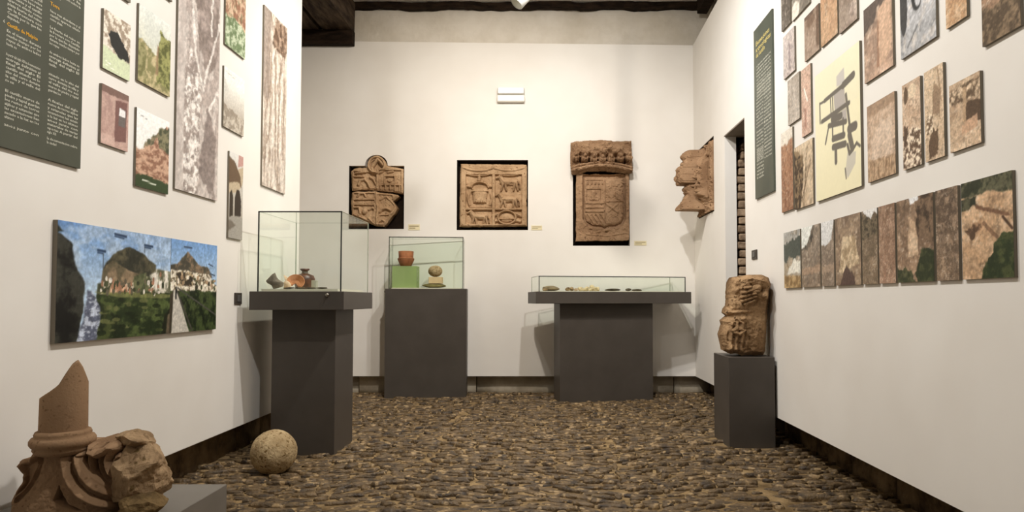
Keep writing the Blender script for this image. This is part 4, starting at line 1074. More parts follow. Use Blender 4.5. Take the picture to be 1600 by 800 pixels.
# ------------------------------------------------------------------ printed boards
class Pic:
    def __init__(s, wm, hm, nx, seed):
        s.nx = nx; s.nz = max(6, int(nx * hm / wm)); s.seed = seed; s.as_ = hm / wm
        s.U, s.V = np.meshgrid(np.linspace(0, 1, s.nx), np.linspace(0, 1, s.nz), indexing='ij')
        s.C = np.zeros(s.U.shape + (3,)) + 128.0; s.k = 0
    def n(s, sc, octv=4, sx=1.0, sy=1.0):
        s.k += 1; return fbm2(s.U * sc * sx, s.V * s.as_ * sc * sy, s.seed * 13 + s.k * 7, octv, 0.6)
    def mixm(s, m, c):
        m = np.clip(m, 0, 1)[..., None]; s.C = s.C * (1 - m) + np.array(c, float) * m; return s
    def grad(s, bottom, top, v0=0.0, v1=1.0):
        t = np.clip((s.V - v0) / (v1 - v0), 0, 1)[..., None]; s.C = np.array(bottom, float) * (1 - t) + np.array(top, float) * t; return s
    def tex(s, c, amt=0.7, sc=6, at=0.5, soft=0.12, sx=1.0, sy=1.0): return s.mixm(amt * sstep(at - soft, at + soft, s.n(sc, 5, sx, sy)), c)
    def ext(s, pts): return [tuple(-0.12 if q <= 0.001 else 1.12 if q >= 0.999 else q for q in p) for p in pts]
    def poly(s, pts, c, rough=0.03, amt=1.0, soft=0.01, sc=9):
        du = rough * 2 * (s.n(sc) - 0.5); dv = rough * 2 * (s.n(sc) - 0.5)
        return s.mixm(amt * (1 - sstep(-soft, soft, sd_poly(s.U + du, s.V + dv, s.ext(pts)))), c)
    def ptex(s, pts, c1, c2, sc=12, rough=0.03, sx=1.0, sy=1.0, at=0.5, soft=0.12):
        du = rough * 2 * (s.n(9) - 0.5); dv = rough * 2 * (s.n(9) - 0.5)
        m = 1 - sstep(-0.01, 0.01, sd_poly(s.U + du, s.V + dv, s.ext(pts))); t = sstep(at - soft, at + soft, s.n(sc, 5, sx, sy))[..., None]
        c = np.array(c1, float) * (1 - t) + np.array(c2, float) * t; s.C = s.C * (1 - m[..., None]) + c * m[..., None]; return s
    def ell(s, cx, cy, rx, ry, c, rough=0.03, amt=1.0, soft=0.06):
        d = np.hypot((s.U - cx) / rx, (s.V - cy) / ry) + rough * 6 * (s.n(8) - 0.5); return s.mixm(amt * (1 - sstep(1 - soft, 1 + soft, d)), c)
    def line(s, a, b, r, c, amt=1.0, rough=0.0):
        d = sd_cap(s.U + rough * (s.n(9) - 0.5), s.V * s.as_, a[0], a[1] * s.as_, b[0], b[1] * s.as_, r); return s.mixm(amt * (1 - sstep(-0.004, 0.006, d)), c)
    def grain(s, amt=0.25, sc=30):
        s.C = s.C * (1 + amt * 2 * (s.n(sc, 4) - 0.5))[..., None]; return s
    def mesh(s, name, wm, hm, y):
        g_ = s.C.mean(-1, keepdims=True); s.C = 1.09 * (g_ + (s.C - g_) * 0.86) * (1 + (0.01 if name == 'plan' else 0.10) * (s.n(34, 3) - 0.5) * 2)[..., None]
        nx, nz = s.nx, s.nz
        vs_ = np.stack([s.U * wm, np.full(s.U.shape, y), s.V * hm], -1).reshape(-1, 3)
        I, J = np.meshgrid(np.arange(nx - 1), np.arange(nz - 1), indexing='ij'); a = (I * nz + J).ravel()
        fs = np.stack([a, a + nz, a + nz + 1, a + 1], -1)
        me = mesh(name, vs_.tolist(), fs.tolist())
        at = me.color_attributes.new('ink', 'FLOAT_COLOR', 'POINT')
        rgb = lin(np.clip(s.C, 0, 255)).reshape(-1, 3); at.data.foreach_set('color', np.concatenate([rgb, np.ones((len(rgb), 1))], 1).ravel())
        return me

def mount(side, t):
    return (XL + t, RZ_L) if side == 'L' else (XR - t, RZ_R)
def board_frame(side, x0, x1, top, bot, t=0.012):
    """picture columns x0, x1 and a point on the top and bottom edge -> origin, width, height on the wall"""
    Xp, rz = mount(side, t)
    pm = 0.5 * (max(top[1], 0) + bot[1])
    a = at_x(x0, pm, Xp); b = at_x(x1, pm, Xp)
    zt = at_x(top[0], top[1], Xp).z; zb = at_x(bot[0], bot[1], Xp).z
    X0 = XL if side == 'L' else XR
    return Vector((X0, a.y, zb)), abs(b.y - a.y), zt - zb, rz
def photo(side, x0, x1, top, bot, label, paint, nx=46, t=0.012, name='photo_panel', cat='photograph', group=None, edge=None):
    loc, wm, hm, rz = board_frame(side, x0, x1, top, bot, t)
    o = box(name, (0, -t, 0), (wm, -0.0005, hm), edge or MAT['board_edge'], None, 0.001, loc, rz)
    tag(o, label, cat, group)
    p = Pic(wm, hm, nx, photo.k); photo.k += 1
    paint(p)
    link('print', p.mesh('plan' if name == 'map_board' else 'print', wm, hm, -t - 0.0006), MAT['print'], o)
    return o, wm, hm
photo.k = 1
EARTH = [(150, 112, 84), (186, 152, 120), (112, 82, 60), (204, 176, 146)]
GL = 'photo boards on the left wall'; GR = 'photo boards on the right wall'; GB = 'bottom row of photo boards on the right wall'

# ---- left wall
def p_cave(p):
    p.grad((178, 190, 150), (214, 204, 186)); p.ptex([(0, .42), (.3, .36), (1, .30), (1, 1), (0, 1)], (150, 132, 112), (222, 212, 196), 10, .03)
    p.poly([(.18, .62), (.30, .70), (.52, .72), (.78, .58), (.95, .40), (.96, .30), (.72, .34), (.62, .24), (.5, .36), (.28, .46)], (44, 44, 42), .04)
    p.poly([(0, 0), (1, 0), (1, .26), (.6, .30), (0, .40)], (196, 206, 168), .03); p.line((.1, .14), (.3, .12), .008, (240, 240, 224)); p.line((.1, .08), (.55, .05), .006, (230, 232, 214))
photo('L', 161, 203.5, (162.5, 12.6), (202.4, 127.5), 'photo board of a dark cave mouth in pale rock, left wall', p_cave, group=GL)
def p_green(p):
    p.grad((190, 188, 158), (214, 216, 208)); p.tex((186, 190, 182), .5, 3); p.ptex([(0, 0), (1, 0), (1, .5), (.8, .52), (.5, .45), (.2, .55), (0, .56)], (128, 124, 78), (186, 170, 126), 9, .04)
    p.ptex([(.55, .1), (1, .1), (1, .76), (.8, .78), (.68, .84), (.6, .6)], (86, 88, 44), (148, 148, 86), 12, .05); p.ptex([(0, .05), (.2, .1), (.25, .4), (.1, .52), (0, .55)], (110, 108, 64), (150, 144, 98), 12, .04)
    p.poly([(.52, .2), (.6, .2), (.62, .6), (.56, .64)], (146, 112, 84), .03, .7)
photo('L', 216, 266.5, (217.4, 4.5), (265, 152), 'photo board of a green rocky pinnacle under pale sky, left wall', p_green, group=GL)
def p_pink(p):
    p.grad((176, 140, 128), (164, 132, 122)); p.tex((196, 164, 150), .6, 4); p.poly([(0, .86), (1, .9), (1, 1), (0, 1)], (120, 92, 82), .03); p.poly([(.48, .1), (.92, .16), (.94, .86), (.5, .82)], (120, 84, 78), .02)
    p.poly([(.62, .40), (.88, .40), (.9, .66), (.8, .72), (.64, .70)], (104, 96, 92), .01); p.poly([(.64, .58), (.88, .58), (.88, .70), (.66, .72)], (226, 222, 220), .01); p.poly([(.0, .04), (.5, .02), (.5, .16), (0, .18)], (204, 172, 158), .05, .7)
photo('L', 158, 200.5, (159, 129.6), (199, 237.6), 'photo board of a pinkish rock chamber with a bright window, left wall', p_pink, group=GL)
def p_cliff(p):
    p.grad((226, 226, 218), (232, 232, 228)); p.ptex([(0, .0), (1, 0), (1, .90), (.9, .93), (.82, .84), (.64, .80), (.5, .68), (.34, .6), (.2, .5), (0, .46)], (138, 96, 74), (196, 156, 128), 9, .04, 1, 2.2)
    p.ptex([(.68, .60), (1, .54), (1, .92), (.7, .86), (.62, .72)], (70, 74, 52), (130, 124, 92), 14, .05); p.ptex([(.2, .5), (.5, .62), (.66, .8), (.5, .74), (.3, .62)], (80, 80, 58), (140, 126, 96), 14, .05); p.poly([(0, 0), (1, 0), (1, .12), (.6, .17), (0, .15)], (54, 70, 40), .04)
    p.line((.2, .10), (.6, .08), .010, (206, 210, 190)); p.line((.06, .93), (.3, .9), .006, (150, 150, 150))
photo('L', 212.5, 263.8, (213.5, 167), (262, 303.8), 'photo board of a reddish cliff with trees and green strip below, left wall', p_cliff, group=GL)
def p_engr(p):
    p.grad((168, 154, 146), (160, 146, 138)); p.tex((196, 186, 178), .8, 7, .5, .1, 1.6, .7); p.ptex([(.38, 1), (.95, 1), (.98, .55), (.72, .42), (.5, .52), (.36, .7)], (128, 114, 106), (156, 140, 132), 5, .04)
    for a, b in (((.55, 1.0), (.8, .74)), ((.8, .74), (.78, .6)), ((.62, .4), (.98, .66)), ((.22, .9), (.40, .5)), ((.40, .5), (.6, .38)), ((.2, .3), (.5, .2)), ((.3, .1), (.36, .4)), ((.5, 1.0), (.6, .9)), ((.95, .4), (.7, .3))): p.line(a, b, .022, (222, 214, 206), .8, .08)
    p.ptex([(.15, .0), (.5, .0), (.55, .4), (.3, .5), (.15, .4)], (148, 134, 126), (222, 214, 206), 16, .05); p.poly([(.5, .06), (.9, .02), (.95, .22), (.7, .34)], (122, 108, 102), .05, .8); p.grain(.22, 26); p.mixm((p.U < .16) * .5, (196, 186, 178))
photo('L', 276, 342, (300, -150), (273.4, 294.4), 'tall wide sepia engraving board of a rocky landscape on the left wall', p_engr, 70, group=GL)
def p_up6(p):
    p.grad((146, 166, 130), (196, 160, 132)); p.ptex([(0, .35), (1, .3), (1, 1), (0, 1)], (148, 104, 80), (206, 176, 146), 12, .04, 1, .6); p.ptex([(0, 0), (1, 0), (1, .36), (.5, .46), (0, .4)], (104, 124, 84), (186, 196, 166), 12, .05); p.tex((84, 100, 64), .5, 14, .62)
photo('L', 352, 383.4, (352, -48), (382.4, 93), 'photo board of a red slope above green scrub at the top of left wall', p_up6, group=GL)
def p_fog(p):
    p.grad((172, 162, 148), (220, 220, 212), .25, .8); p.poly([(0, .35), (.2, .62), (.1, .8), (0, .84)], (190, 188, 178), .05, .7); p.ptex([(0, 0), (1, 0), (1, .28), (.4, .34), (0, .4)], (140, 128, 112), (186, 176, 160), 10, .05)
    p.line((.1, .93), (.5, .90), .008, (180, 178, 170))
photo('L', 349.5, 381.5, (350, 102), (380.6, 214), 'pale foggy landscape photo board between the two tall engravings', p_fog, group=GL)
def p_arc(p):
    p.grad((150, 140, 124), (206, 204, 198)); p.poly([(0, .5), (.6, .55), (.95, .66), (1, .9), (.6, .82), (0, .95)], (178, 160, 132), .01); p.poly([(.6, .85), (1, .9), (1, 1), (.7, 1)], (170, 110, 98), .01, .7)
    p.poly([(0, .62), (.7, .68), (.9, .60), (.8, .75), (.4, .9), (0, .96)], (92, 70, 50), .02, .9); p.poly([(.05, .24), (.3, .26), (.3, .5), (.18, .56), (.05, .52)], (56, 46, 36), .01); p.poly([(.42, .26), (.88, .28), (.88, .46), (.75, .58), (.55, .58), (.42, .48)], (52, 42, 34), .01)
    p.poly([(0, 0), (1, 0), (1, .26), (.6, .28), (0, .22)], (150, 144, 134), .02); p.poly([(0, .06), (.5, .16), (.2, .2), (0, .2)], (110, 100, 88), .02)
photo('L', 357.5, 379.3, (359, 235.7), (356.4, 371), 'narrow photo board of a street with arcades, nearest the glass case', p_arc, 34, group=GL)
def p_long(p):
    p.grad((176, 162, 148), (182, 168, 154)); p.tex((206, 196, 184), .8, 5, .5, .1, 2.5, .5); p.poly([(.0, .5), (.25, .5), (.3, 1), (0, 1)], (140, 126, 116), .03, .8); p.ptex([(.35, .84), (.9, .78), (1, .98), (.5, .99)], (92, 70, 54), (160, 136, 116), 10, .04)
    for k in range(7): p.line((.3 + .1 * k, .8 - .02 * k), (.28 + .1 * k + .06 * math.sin(k), .2), .03, (216, 206, 194) if k % 2 else (138, 118, 100), .7, .12)
    p.tex((120, 98, 80), .6, 7, .62, .06, 3, .5); p.grain(.2, 24)
photo('L', 411, 447.3, (413.3, 7.5), (445.6, 303.8), 'tall narrow sepia engraving board at the far end of left wall', p_long, 50, group=GL)
def p_pale(p): p.grad((120, 112, 96), (196, 190, 176)); p.tex((90, 84, 66), .6, 8)
photo('L', 161, 204, (162, -110), (204, 5), 'photo board cut by the picture top above the cave photo', p_pale, 20, group=GL)
photo('L', 217, 269, (217, -130), (268.4, 3), 'photo board cut by the picture top above the green pinnacle photo', p_pale, 20, group=GL)

# panorama in two boards
def p_pan1(p):
    p.grad((166, 190, 214), (92, 134, 190), .45, 1.0); p.tex((196, 206, 214), .45, 3, .56, .1, 1, 2); p.poly([(.4, .5), (.98, .62), (1, .5), (.4, .44)], (206, 202, 190), .02, .8)
    p.ptex([(.34, .50), (.36, .68), (.46, .80), (.58, .86), (.72, .80), (.84, .70), (.86, .48)], (48, 48, 38), (86, 80, 58), 12, .02)
    p.ptex([(.34, .50), (.36, .66), (.44, .72), (.54, .64), (.7, .58), (.72, .5)], (94, 84, 62), (140, 118, 90), 12, .03)
    p.ptex([(.3, .38), (.3, .50), (.44, .54), (.58, .50), (.66, .56), (.8, .60), (1, .64), (1, .4)], (70, 74, 50), (206, 190, 166), 26, .02, 1, 1, .5, .06)
    p.ptex([(.40, .40), (.42, .50), (.56, .50), (.56, .40)], (150, 100, 74), (210, 170, 136), 16, .02); p.ptex([(.62, .40), (.62, .58), (.74, .62), (.78, .42)], (66, 74, 46), (104, 108, 72), 16, .03)
    p.ptex([(.78, .42), (.78, .60), (.84, .66), (.96, .66), (1, .62), (1, .42)], (96, 96, 70), (226, 218, 204), 18, .02, 1.5, .7)
    p.ptex([(.26, .0), (.30, .40), (.5, .42), (1, .42), (1, 0)], (36, 48, 24), (78, 92, 46), 14, .02, 1, 1.5); p.poly([(.28, .42), (.5, .37), (.95, .37), (1, .41), (.5, .42)], (124, 126, 72), .01, .8)
    p.ptex([(.12, 0), (.20, .22), (.22, .43), (.26, .43), (.34, .30), (.42, .0)], (86, 92, 112), (184, 194, 212), 22, .02, 1, 2)
    p.ptex([(.3, .0), (.34, .28), (.3, .38), (.48, .2), (.62, .0)], (32, 42, 22), (70, 80, 40), 18, .03)
    p.ptex([(0, 0), (.12, 0), (.2, .24), (.2, .52), (.14, .66), (.10, .84), (.02, .90), (0, .92)], (22, 22, 20), (56, 56, 48), 12, .03); p.poly([(0, .84), (.04, .92), (0, 1)], (40, 44, 36), .02)
    p.poly([(.88, 0), (.94, .2), (1, .38), (1, 0)], (30, 34, 20), .01); p.poly([(.95, 0), (.985, .2), (1, .3), (1, 0)], (96, 84, 64), .01)
    for k in range(60):
        r_ = random.Random(700 + k); x_ = r_.uniform(.33, .97); y_ = r_.uniform(.41, .55 if x_ < .8 else .62); p.ell(x_, y_, r_.uniform(.006, .016), r_.uniform(.012, .035), r_.choice(((52, 58, 36), (70, 74, 48), (212, 204, 190), (158, 112, 84), (96, 88, 70))), .02)
    for k in range(50):
        r_ = random.Random(800 + k); p.ell(r_.uniform(.34, .95), r_.uniform(.04, .36), r_.uniform(.015, .05), r_.uniform(.008, .025), r_.choice(((28, 38, 18), (44, 56, 28), (100, 104, 58), (64, 76, 38))), .08, .8)
    p.grain(.22, 50)
    for a, b in (((.44, .955), (.54, .945)), ((.30, .79), (.36, .785)), ((.72, .89), (.80, .885))): p.line(a, b, .006, (40, 60, 90)); p.line((a[0], a[1] - .02), (b[0] - .02, b[1] - .02), .004, (50, 72, 104))
    p.line((.345, .76), (.345, .64), .002, (60, 70, 80)); p.line((.72, .87), (.72, .82), .002, (60, 70, 80))
def p_pan2(p):
    p.grad((170, 194, 216), (104, 148, 204), .45, 1.0); p.ptex([(0, .6), (.0, .70), (.16, .76), (.34, .88), (.5, .80), (.62, .74), (.8, .72), (.9, .6)], (70, 66, 54), (128, 106, 82), 14, .03); p.ptex([(0, .44), (0, .66), (.2, .68), (.5, .66), (.8, .66), (.95, .54), (1, .46), (1, .4)], (120, 104, 78), (222, 212, 192), 26, .02, 1, 1, .45, .05)
    p.tex((60, 52, 40), .0, 9); p.ptex([(.1, .5), (.1, .64), (.45, .66), (.45, .5)], (56, 46, 36), (190, 168, 130), 22, .02)
    p.ptex([(0, 0), (0, .42), (.3, .46), (1, .46), (1, 0)], (28, 38, 20), (64, 78, 40), 14, .03); p.poly([(.02, 0), (.06, .46), (.12, .46), (.46, 0)], (188, 182, 170), .005)
    p.poly([(.0, .0), (.0, .3), (.06, .46), (.04, .1), (.02, 0)], (60, 52, 40), .005); p.line((.12, .46), (.46, .0), .012, (70, 66, 58)); p.line((.14, .48), (1.0, .17), .008, (74, 72, 66)); p.line((.11, .37), (.11, .48), .014, (26, 26, 28))
    for k in range(34):
        r_ = random.Random(850 + k); p.ell(r_.uniform(.02, .95), r_.uniform(.47, .62), r_.uniform(.012, .035), r_.uniform(.010, .03), r_.choice(((58, 52, 40), (74, 78, 50), (226, 214, 194), (168, 138, 104))), .02)
    p.grain(.2, 40)
    p.line((.26, .93), (.42, .93), .010, (60, 80, 110)); p.line((.8, .77), (.9, .75), .008, (60, 80, 110)); p.line((.84, .66), (.95, .64), .008, (60, 80, 110))
locP, wP, hP, rzP = board_frame('L', 88, 338.3, (90.6, 343.3), (85.5, 537), 0.02)
_, w1, _, _ = board_frame('L', 88, 266, (90.6, 343.3), (85.5, 537), 0.02)
pan = empty('panorama_board', locP, rzP); tag(pan, 'wide panorama board of a river town under a rocky hill, low on left wall', 'panorama')
for nm, a, b, pf in (('river_board', 0, w1 - 0.0015, p_pan1), ('bridge_board', w1 + 0.0015, wP, p_pan2)):
    bo = box(nm, (a, -0.02, 0), (b, -0.0005, hP), MAT['board_edge'], pan, 0.001)
    pc_ = Pic(b - a, hP, 240 if nm[0] == 'r' else 110, photo.k); photo.k += 1; pf(pc_)
    link('print', pc_.mesh('print', b - a, hP, -0.0206), MAT['print'], bo).location = (a, 0, 0)

# ---- right wall
def dig(c1, c2, c3, sc=5, feats=(), sx=1.0, sy=1.0, sky=None):
    def f(p):
        p.grad(c1, c2); p.tex(c3, .75, sc, .5, .12, sx, sy); p.tex(tuple(int(v * .6) for v in c1), .5, sc * 2.2, .62, .09, sx, sy); p.tex((222, 204, 182), .45, sc * 2.6, .64, .08); p.tex(c2, .5, sc * 0.6, .5, .2)
        if sky: p.poly([(0, sky[0]), (.5, sky[1]), (1, sky[2]), (1, 1), (0, 1)], sky[3], .04)
        for ft in feats:
            if ft[0] == 'p': p.poly(ft[1], ft[2], *ft[3:])
            elif ft[0] == 't': p.ptex(ft[1], ft[2], ft[3], *ft[4:])
            elif ft[0] == 'e': p.ell(*ft[1:])
            elif ft[0] == 'l': p.line(*ft[1:])
        p.grain(.22, 26)
    return f
photo('R', 1221, 1235.3, (1221, -40), (1222.5, 48.7), 'grey photo board of a rock cleft, highest at far end of right wall', dig((92, 84, 74), (70, 62, 54), (160, 150, 138), 6, sx=2, sy=.6), 24, group=GR)
photo('R', 1237.5, 1265, (1238, -70), (1238, 33.6), 'greyish photo board of a dark crevice, second highest from far end', dig((150, 142, 128), (74, 66, 56), (186, 180, 166), 4, (('p', [(0, .3), (.4, .35), (.4, 1), (0, 1)], (70, 62, 52), .06, .8), ('e', .2, .1, .25, .14, (214, 206, 190)))), 30, group=GR)
photo('R', 1224, 1241.5, (1223, 60), (1242, 109), 'small mauve photo board of a rock face beside the green text board', dig((160, 144, 138), (172, 160, 154), (196, 184, 178), 5, (('p', [(.45, .1), (.6, .1), (.66, .7), (.5, .75)], (122, 106, 108), .05, .7),)), 28, group=GR)
photo('R', 1257, 1280, (1256, 30), (1281, 76), 'brown photo board of a rounded cavity, left of the orange one', dig((158, 136, 118), (140, 118, 100), (176, 156, 138), 3, (('p', [(.0, .9), (.6, .9), (.8, 1), (0, 1)], (80, 62, 52), .05, .6), ('p', [(.8, .1), (1, .1), (1, 1), (.84, 1)], (96, 74, 58), .04, .8), ('e', .45, .8, .3, .12, (112, 88, 70), .04, .7))), 30, group=GR)
photo('R', 1282.5, 1308.7, (1282, -12), (1284, 74), 'orange earth photo board at the top of right wall', dig((172, 142, 108), (180, 138, 104), (196, 160, 126), 5, sx=1.3, sy=.7), 32, group=GR)
photo('R', 1311, 1339, (1311, -30), (1339, 29), 'grey brown photo board of rock with bright hole, right of the orange one', dig((168, 148, 136), (112, 96, 80), (190, 174, 160), 4, (('p', [(.5, .5), (.66, .5), (.7, .95), (.5, .95)], (222, 218, 204), .03), ('p', [(.75, .4), (1, .5), (1, 1), (.75, 1)], (78, 66, 52), .05, .8))), 32, group=GR)
photo('R', 1231, 1249.3, (1230, 128), (1250, 184), 'grey photo board of a vertical rock wall, left of the narrow pink one', dig((164, 152, 138), (150, 138, 124), (188, 178, 166), 6, sx=1.6, sy=.6), 28, group=GR)
photo('R', 1252.5, 1267.2, (1251, 112), (1268, 206), 'narrow pinkish photo board touching the map board on its left', dig((180, 142, 122), (188, 152, 130), (212, 184, 164), 6, (('l', (.3, .7), (.6, .5), .06, (234, 224, 212), .8, .1), ('p', [(.3, .1), (.5, .1), (.5, .4), (.3, .4)], (146, 100, 84), .04, .6))), 24, group=GR)
photo('R', 1221, 1239, (1220, 210), (1240, 326), 'red brown photo board of an earth bank under pale sky', dig((124, 82, 58), (150, 106, 76), (168, 126, 94), 6, sx=1.4, sy=.8, sky=(.84, .82, .9, (206, 196, 180))), 28, group=GR)
photo('R', 1241.5, 1270.5, (1241, 232), (1272, 317.5), 'photo board of dark shrubs on a sandy slope, left below the map', dig((186, 160, 128), (200, 180, 150), (168, 140, 108), 5, (('t', [(0, 0), (.3, 0), (.5, .5), (.5, .8), (.2, .94), (0, .95)], (62, 48, 34), (140, 116, 84), 10, .06), ('l', (.4, .1), (.9, .7), .02, (96, 76, 56), .8, .1), ('l', (.5, .0), (.7, .9), .02, (104, 84, 60), .8, .1)), ), 34, group=GR)
photo('R', 1350, 1395, (1348, 18), (1396, 101.5), 'photo board of two pinkish rock pinnacles against dark background', dig((188, 152, 126), (120, 100, 86), (206, 172, 146), 3, (('p', [(0, .62), (.2, .72), (.4, .72), (.48, .9), (.7, .86), (.9, .9), (1, 1), (0, 1)], (92, 80, 72), .03), ('p', [(.50, .1), (.96, .2), (.96, .86), (.7, .9), (.5, .82)], (200, 164, 134), .03, .8), ('p', [(.46, .1), (.54, .1), (.54, .7), (.5, .74)], (140, 102, 78), .02, .8))), 46, group=GR)
photo('R', 1407, 1463, (1405, -25), (1409, 93), 'black and white photo board of two oval holes in rock', dig((150, 150, 150), (170, 170, 172), (192, 192, 194), 3, (('e', .5, .72, .17, .24, (52, 52, 52), .02), ('e', .53, .70, .10, .18, (176, 176, 178), .02), ('e', .1, .62, .12, .34, (64, 64, 64), .02), ('l', (.2, .1), (.5, .3), .02, (100, 100, 100), .7, .1))), 50, group=GR)
photo('R', 1478, 1511, (1476, -50), (1479.5, 45.5), 'orange brown photo board of stones cut by the picture top', dig((186, 146, 106), (170, 128, 90), (216, 190, 156), 6), 34, group=GR)
photo('R', 1534.5, 1595, (1532, -45), (1537, 73), 'photo board of a brown hillside with dark scrub, top right corner', dig((112, 88, 66), (172, 134, 104), (146, 116, 90), 5, (('t', [(0, 0), (1, 0), (1, .45), (.6, .55), (.3, .42), (0, .5)], (84, 68, 50), (128, 106, 80), 9, .06), ('l', (.2, .55), (.9, .8), .02, (204, 176, 148), .7, .1))), 50, group=GR)
photo('R', 1355.5, 1399, (1354, 168), (1401, 270), 'photo board of a pinkish tan eroded slope, right of the map', dig((172, 142, 114), (178, 150, 124), (196, 172, 148), 4, (('p', [(0, .84), (.5, .86), (1, .88), (1, 1), (0, 1)], (150, 122, 96), .04, .8), ('p', [(.1, .5), (.5, .74), (.9, .7), (.9, .3), (.3, .2)], (206, 184, 162), .06, .6), ('t', [(0, 0), (1, 0), (1, .22), (0, .3)], (132, 104, 76), (180, 150, 118), 12, .04, 2, .6))), 46, group=GR)
photo('R', 1410.5, 1439, (1409, 135), (1441, 256), 'narrow photo board of stones in a trench, left of its narrow twin', dig((190, 160, 130), (176, 146, 118), (216, 192, 164), 5, (('t', [(0, 0), (1, 0), (1, .4), (.5, .46), (0, .4)], (94, 72, 54), (226, 206, 180), 9, .05), ('p', [(.05, .25), (.25, .3), (.3, .5), (.05, .5)], (84, 64, 48), .05), ('e', .55, .88, .25, .08, (206, 184, 154), .05), ('e', .2, .86, .12, .1, (96, 76, 56), .05))), 36, group=GR)
photo('R', 1445, 1475, (1442, 115.5), (1477, 243), 'narrow photo board of a sunlit ditch with rocks, right twin of the pair', dig((186, 158, 126), (196, 170, 138), (214, 190, 160), 5, (('p', [(.2, .02), (.7, .06), (.7, .3), (.4, .34), (.2, .2)], (96, 74, 54), .05), ('p', [(.4, .5), (.8, .45), (.85, .75), (.5, .8)], (120, 94, 70), .06, .7), ('t', [(.05, .3), (.4, .3), (.45, .5), (.1, .5)], (110, 86, 62), (226, 206, 178), 12, .04), ('l', (.7, .98), (.9, .6), .03, (146, 118, 90), .8, .1))), 36, group=GR)
photo('R', 1484, 1532.5, (1480.5, 136.5), (1534, 222), 'photo board of an excavated pit with stone walls, end of middle row', dig((196, 166, 134), (150, 122, 94), (212, 186, 154), 5, (('p', [(.45, .38), (1, .3), (1, .6), (.6, .66), (.5, .6)], (86, 66, 48), .03), ('p', [(.4, .2), (.9, .25), (.9, .42), (.6, .4), (.4, .32)], (188, 150, 118), .03), ('t', [(.0, .7), (1, .66), (1, .92), (0, .9)], (96, 76, 56), (206, 180, 148), 9, .05), ('l', (.5, .4), (.5, .85), .05, (176, 146, 112), .9, .06))), 50, group=GR)

# the plan of the castle
def p_map(p):
    p.grad((222, 214, 176), (222, 216, 184)); p.mixm((p.V < .62) * .25, (232, 222, 178))
    G, GY = (104, 98, 88), (168, 160, 152)
    def T(X, Y):     # zoom pixels of the plan -> u, v (the board is seen in perspective)
        u = (X - 40) / 212.0; yt = 125 - (X - 20) * 0.50; yb = 800 - (X - 60) * 0.34; return (u, 1 - (Y - yt) / (yb - yt))
    def q(pts, c, a=1.0): p.poly([T(*t) for t in pts], c, .004, a, .006)
    q([(150, 150), (185, 115), (188, 200), (150, 205)], (186, 180, 172)); q([(135, 240), (185, 215), (190, 310), (140, 330)], GY); q([(170, 340), (192, 330), (196, 390), (172, 400)], GY)
    q([(195, 560), (232, 560), (228, 620), (195, 690), (185, 660)], (190, 184, 168))
    for a, b, r in (((90, 262), (180, 208), .030), ((180, 208), (225, 170), .050), ((75, 372), (205, 306), .032), ((128, 372), (168, 362), .05), ((110, 402), (190, 398), .036), ((130, 476), (180, 466), .045), ((130, 520), (185, 512), .045), ((205, 440), (230, 430), .06), ((205, 470), (215, 530), .055)): p.line(T(*a), T(*b), r * 0.72, G)
    for a, b, r in (((65, 270), (66, 378), .012), ((66, 272), (95, 262), .012), ((120, 262), (122, 350), .010), ((130, 256), (132, 350), .010), ((192, 260), (208, 440), .02), ((128, 380), (128, 480), .014), ((178, 380), (178, 470), .014), ((110, 402), (92, 495), .014), ((142, 520), (142, 600), .028), ((196, 520), (204, 565), .02), ((204, 565), (220, 545), .02), ((220, 545), (235, 518), .016), ((235, 518), (248, 535), .014), ((184, 640), (188, 690), .010)): p.line(T(*a), T(*b), r, G)
map_o, wmM, hmM = photo('R', 1274, 1344.5, (1340.5, 65), (1347, 290), 'cream board with a grey ground plan of a castle on the right wall', p_map, 130, 0.014, 'map_board', 'map')

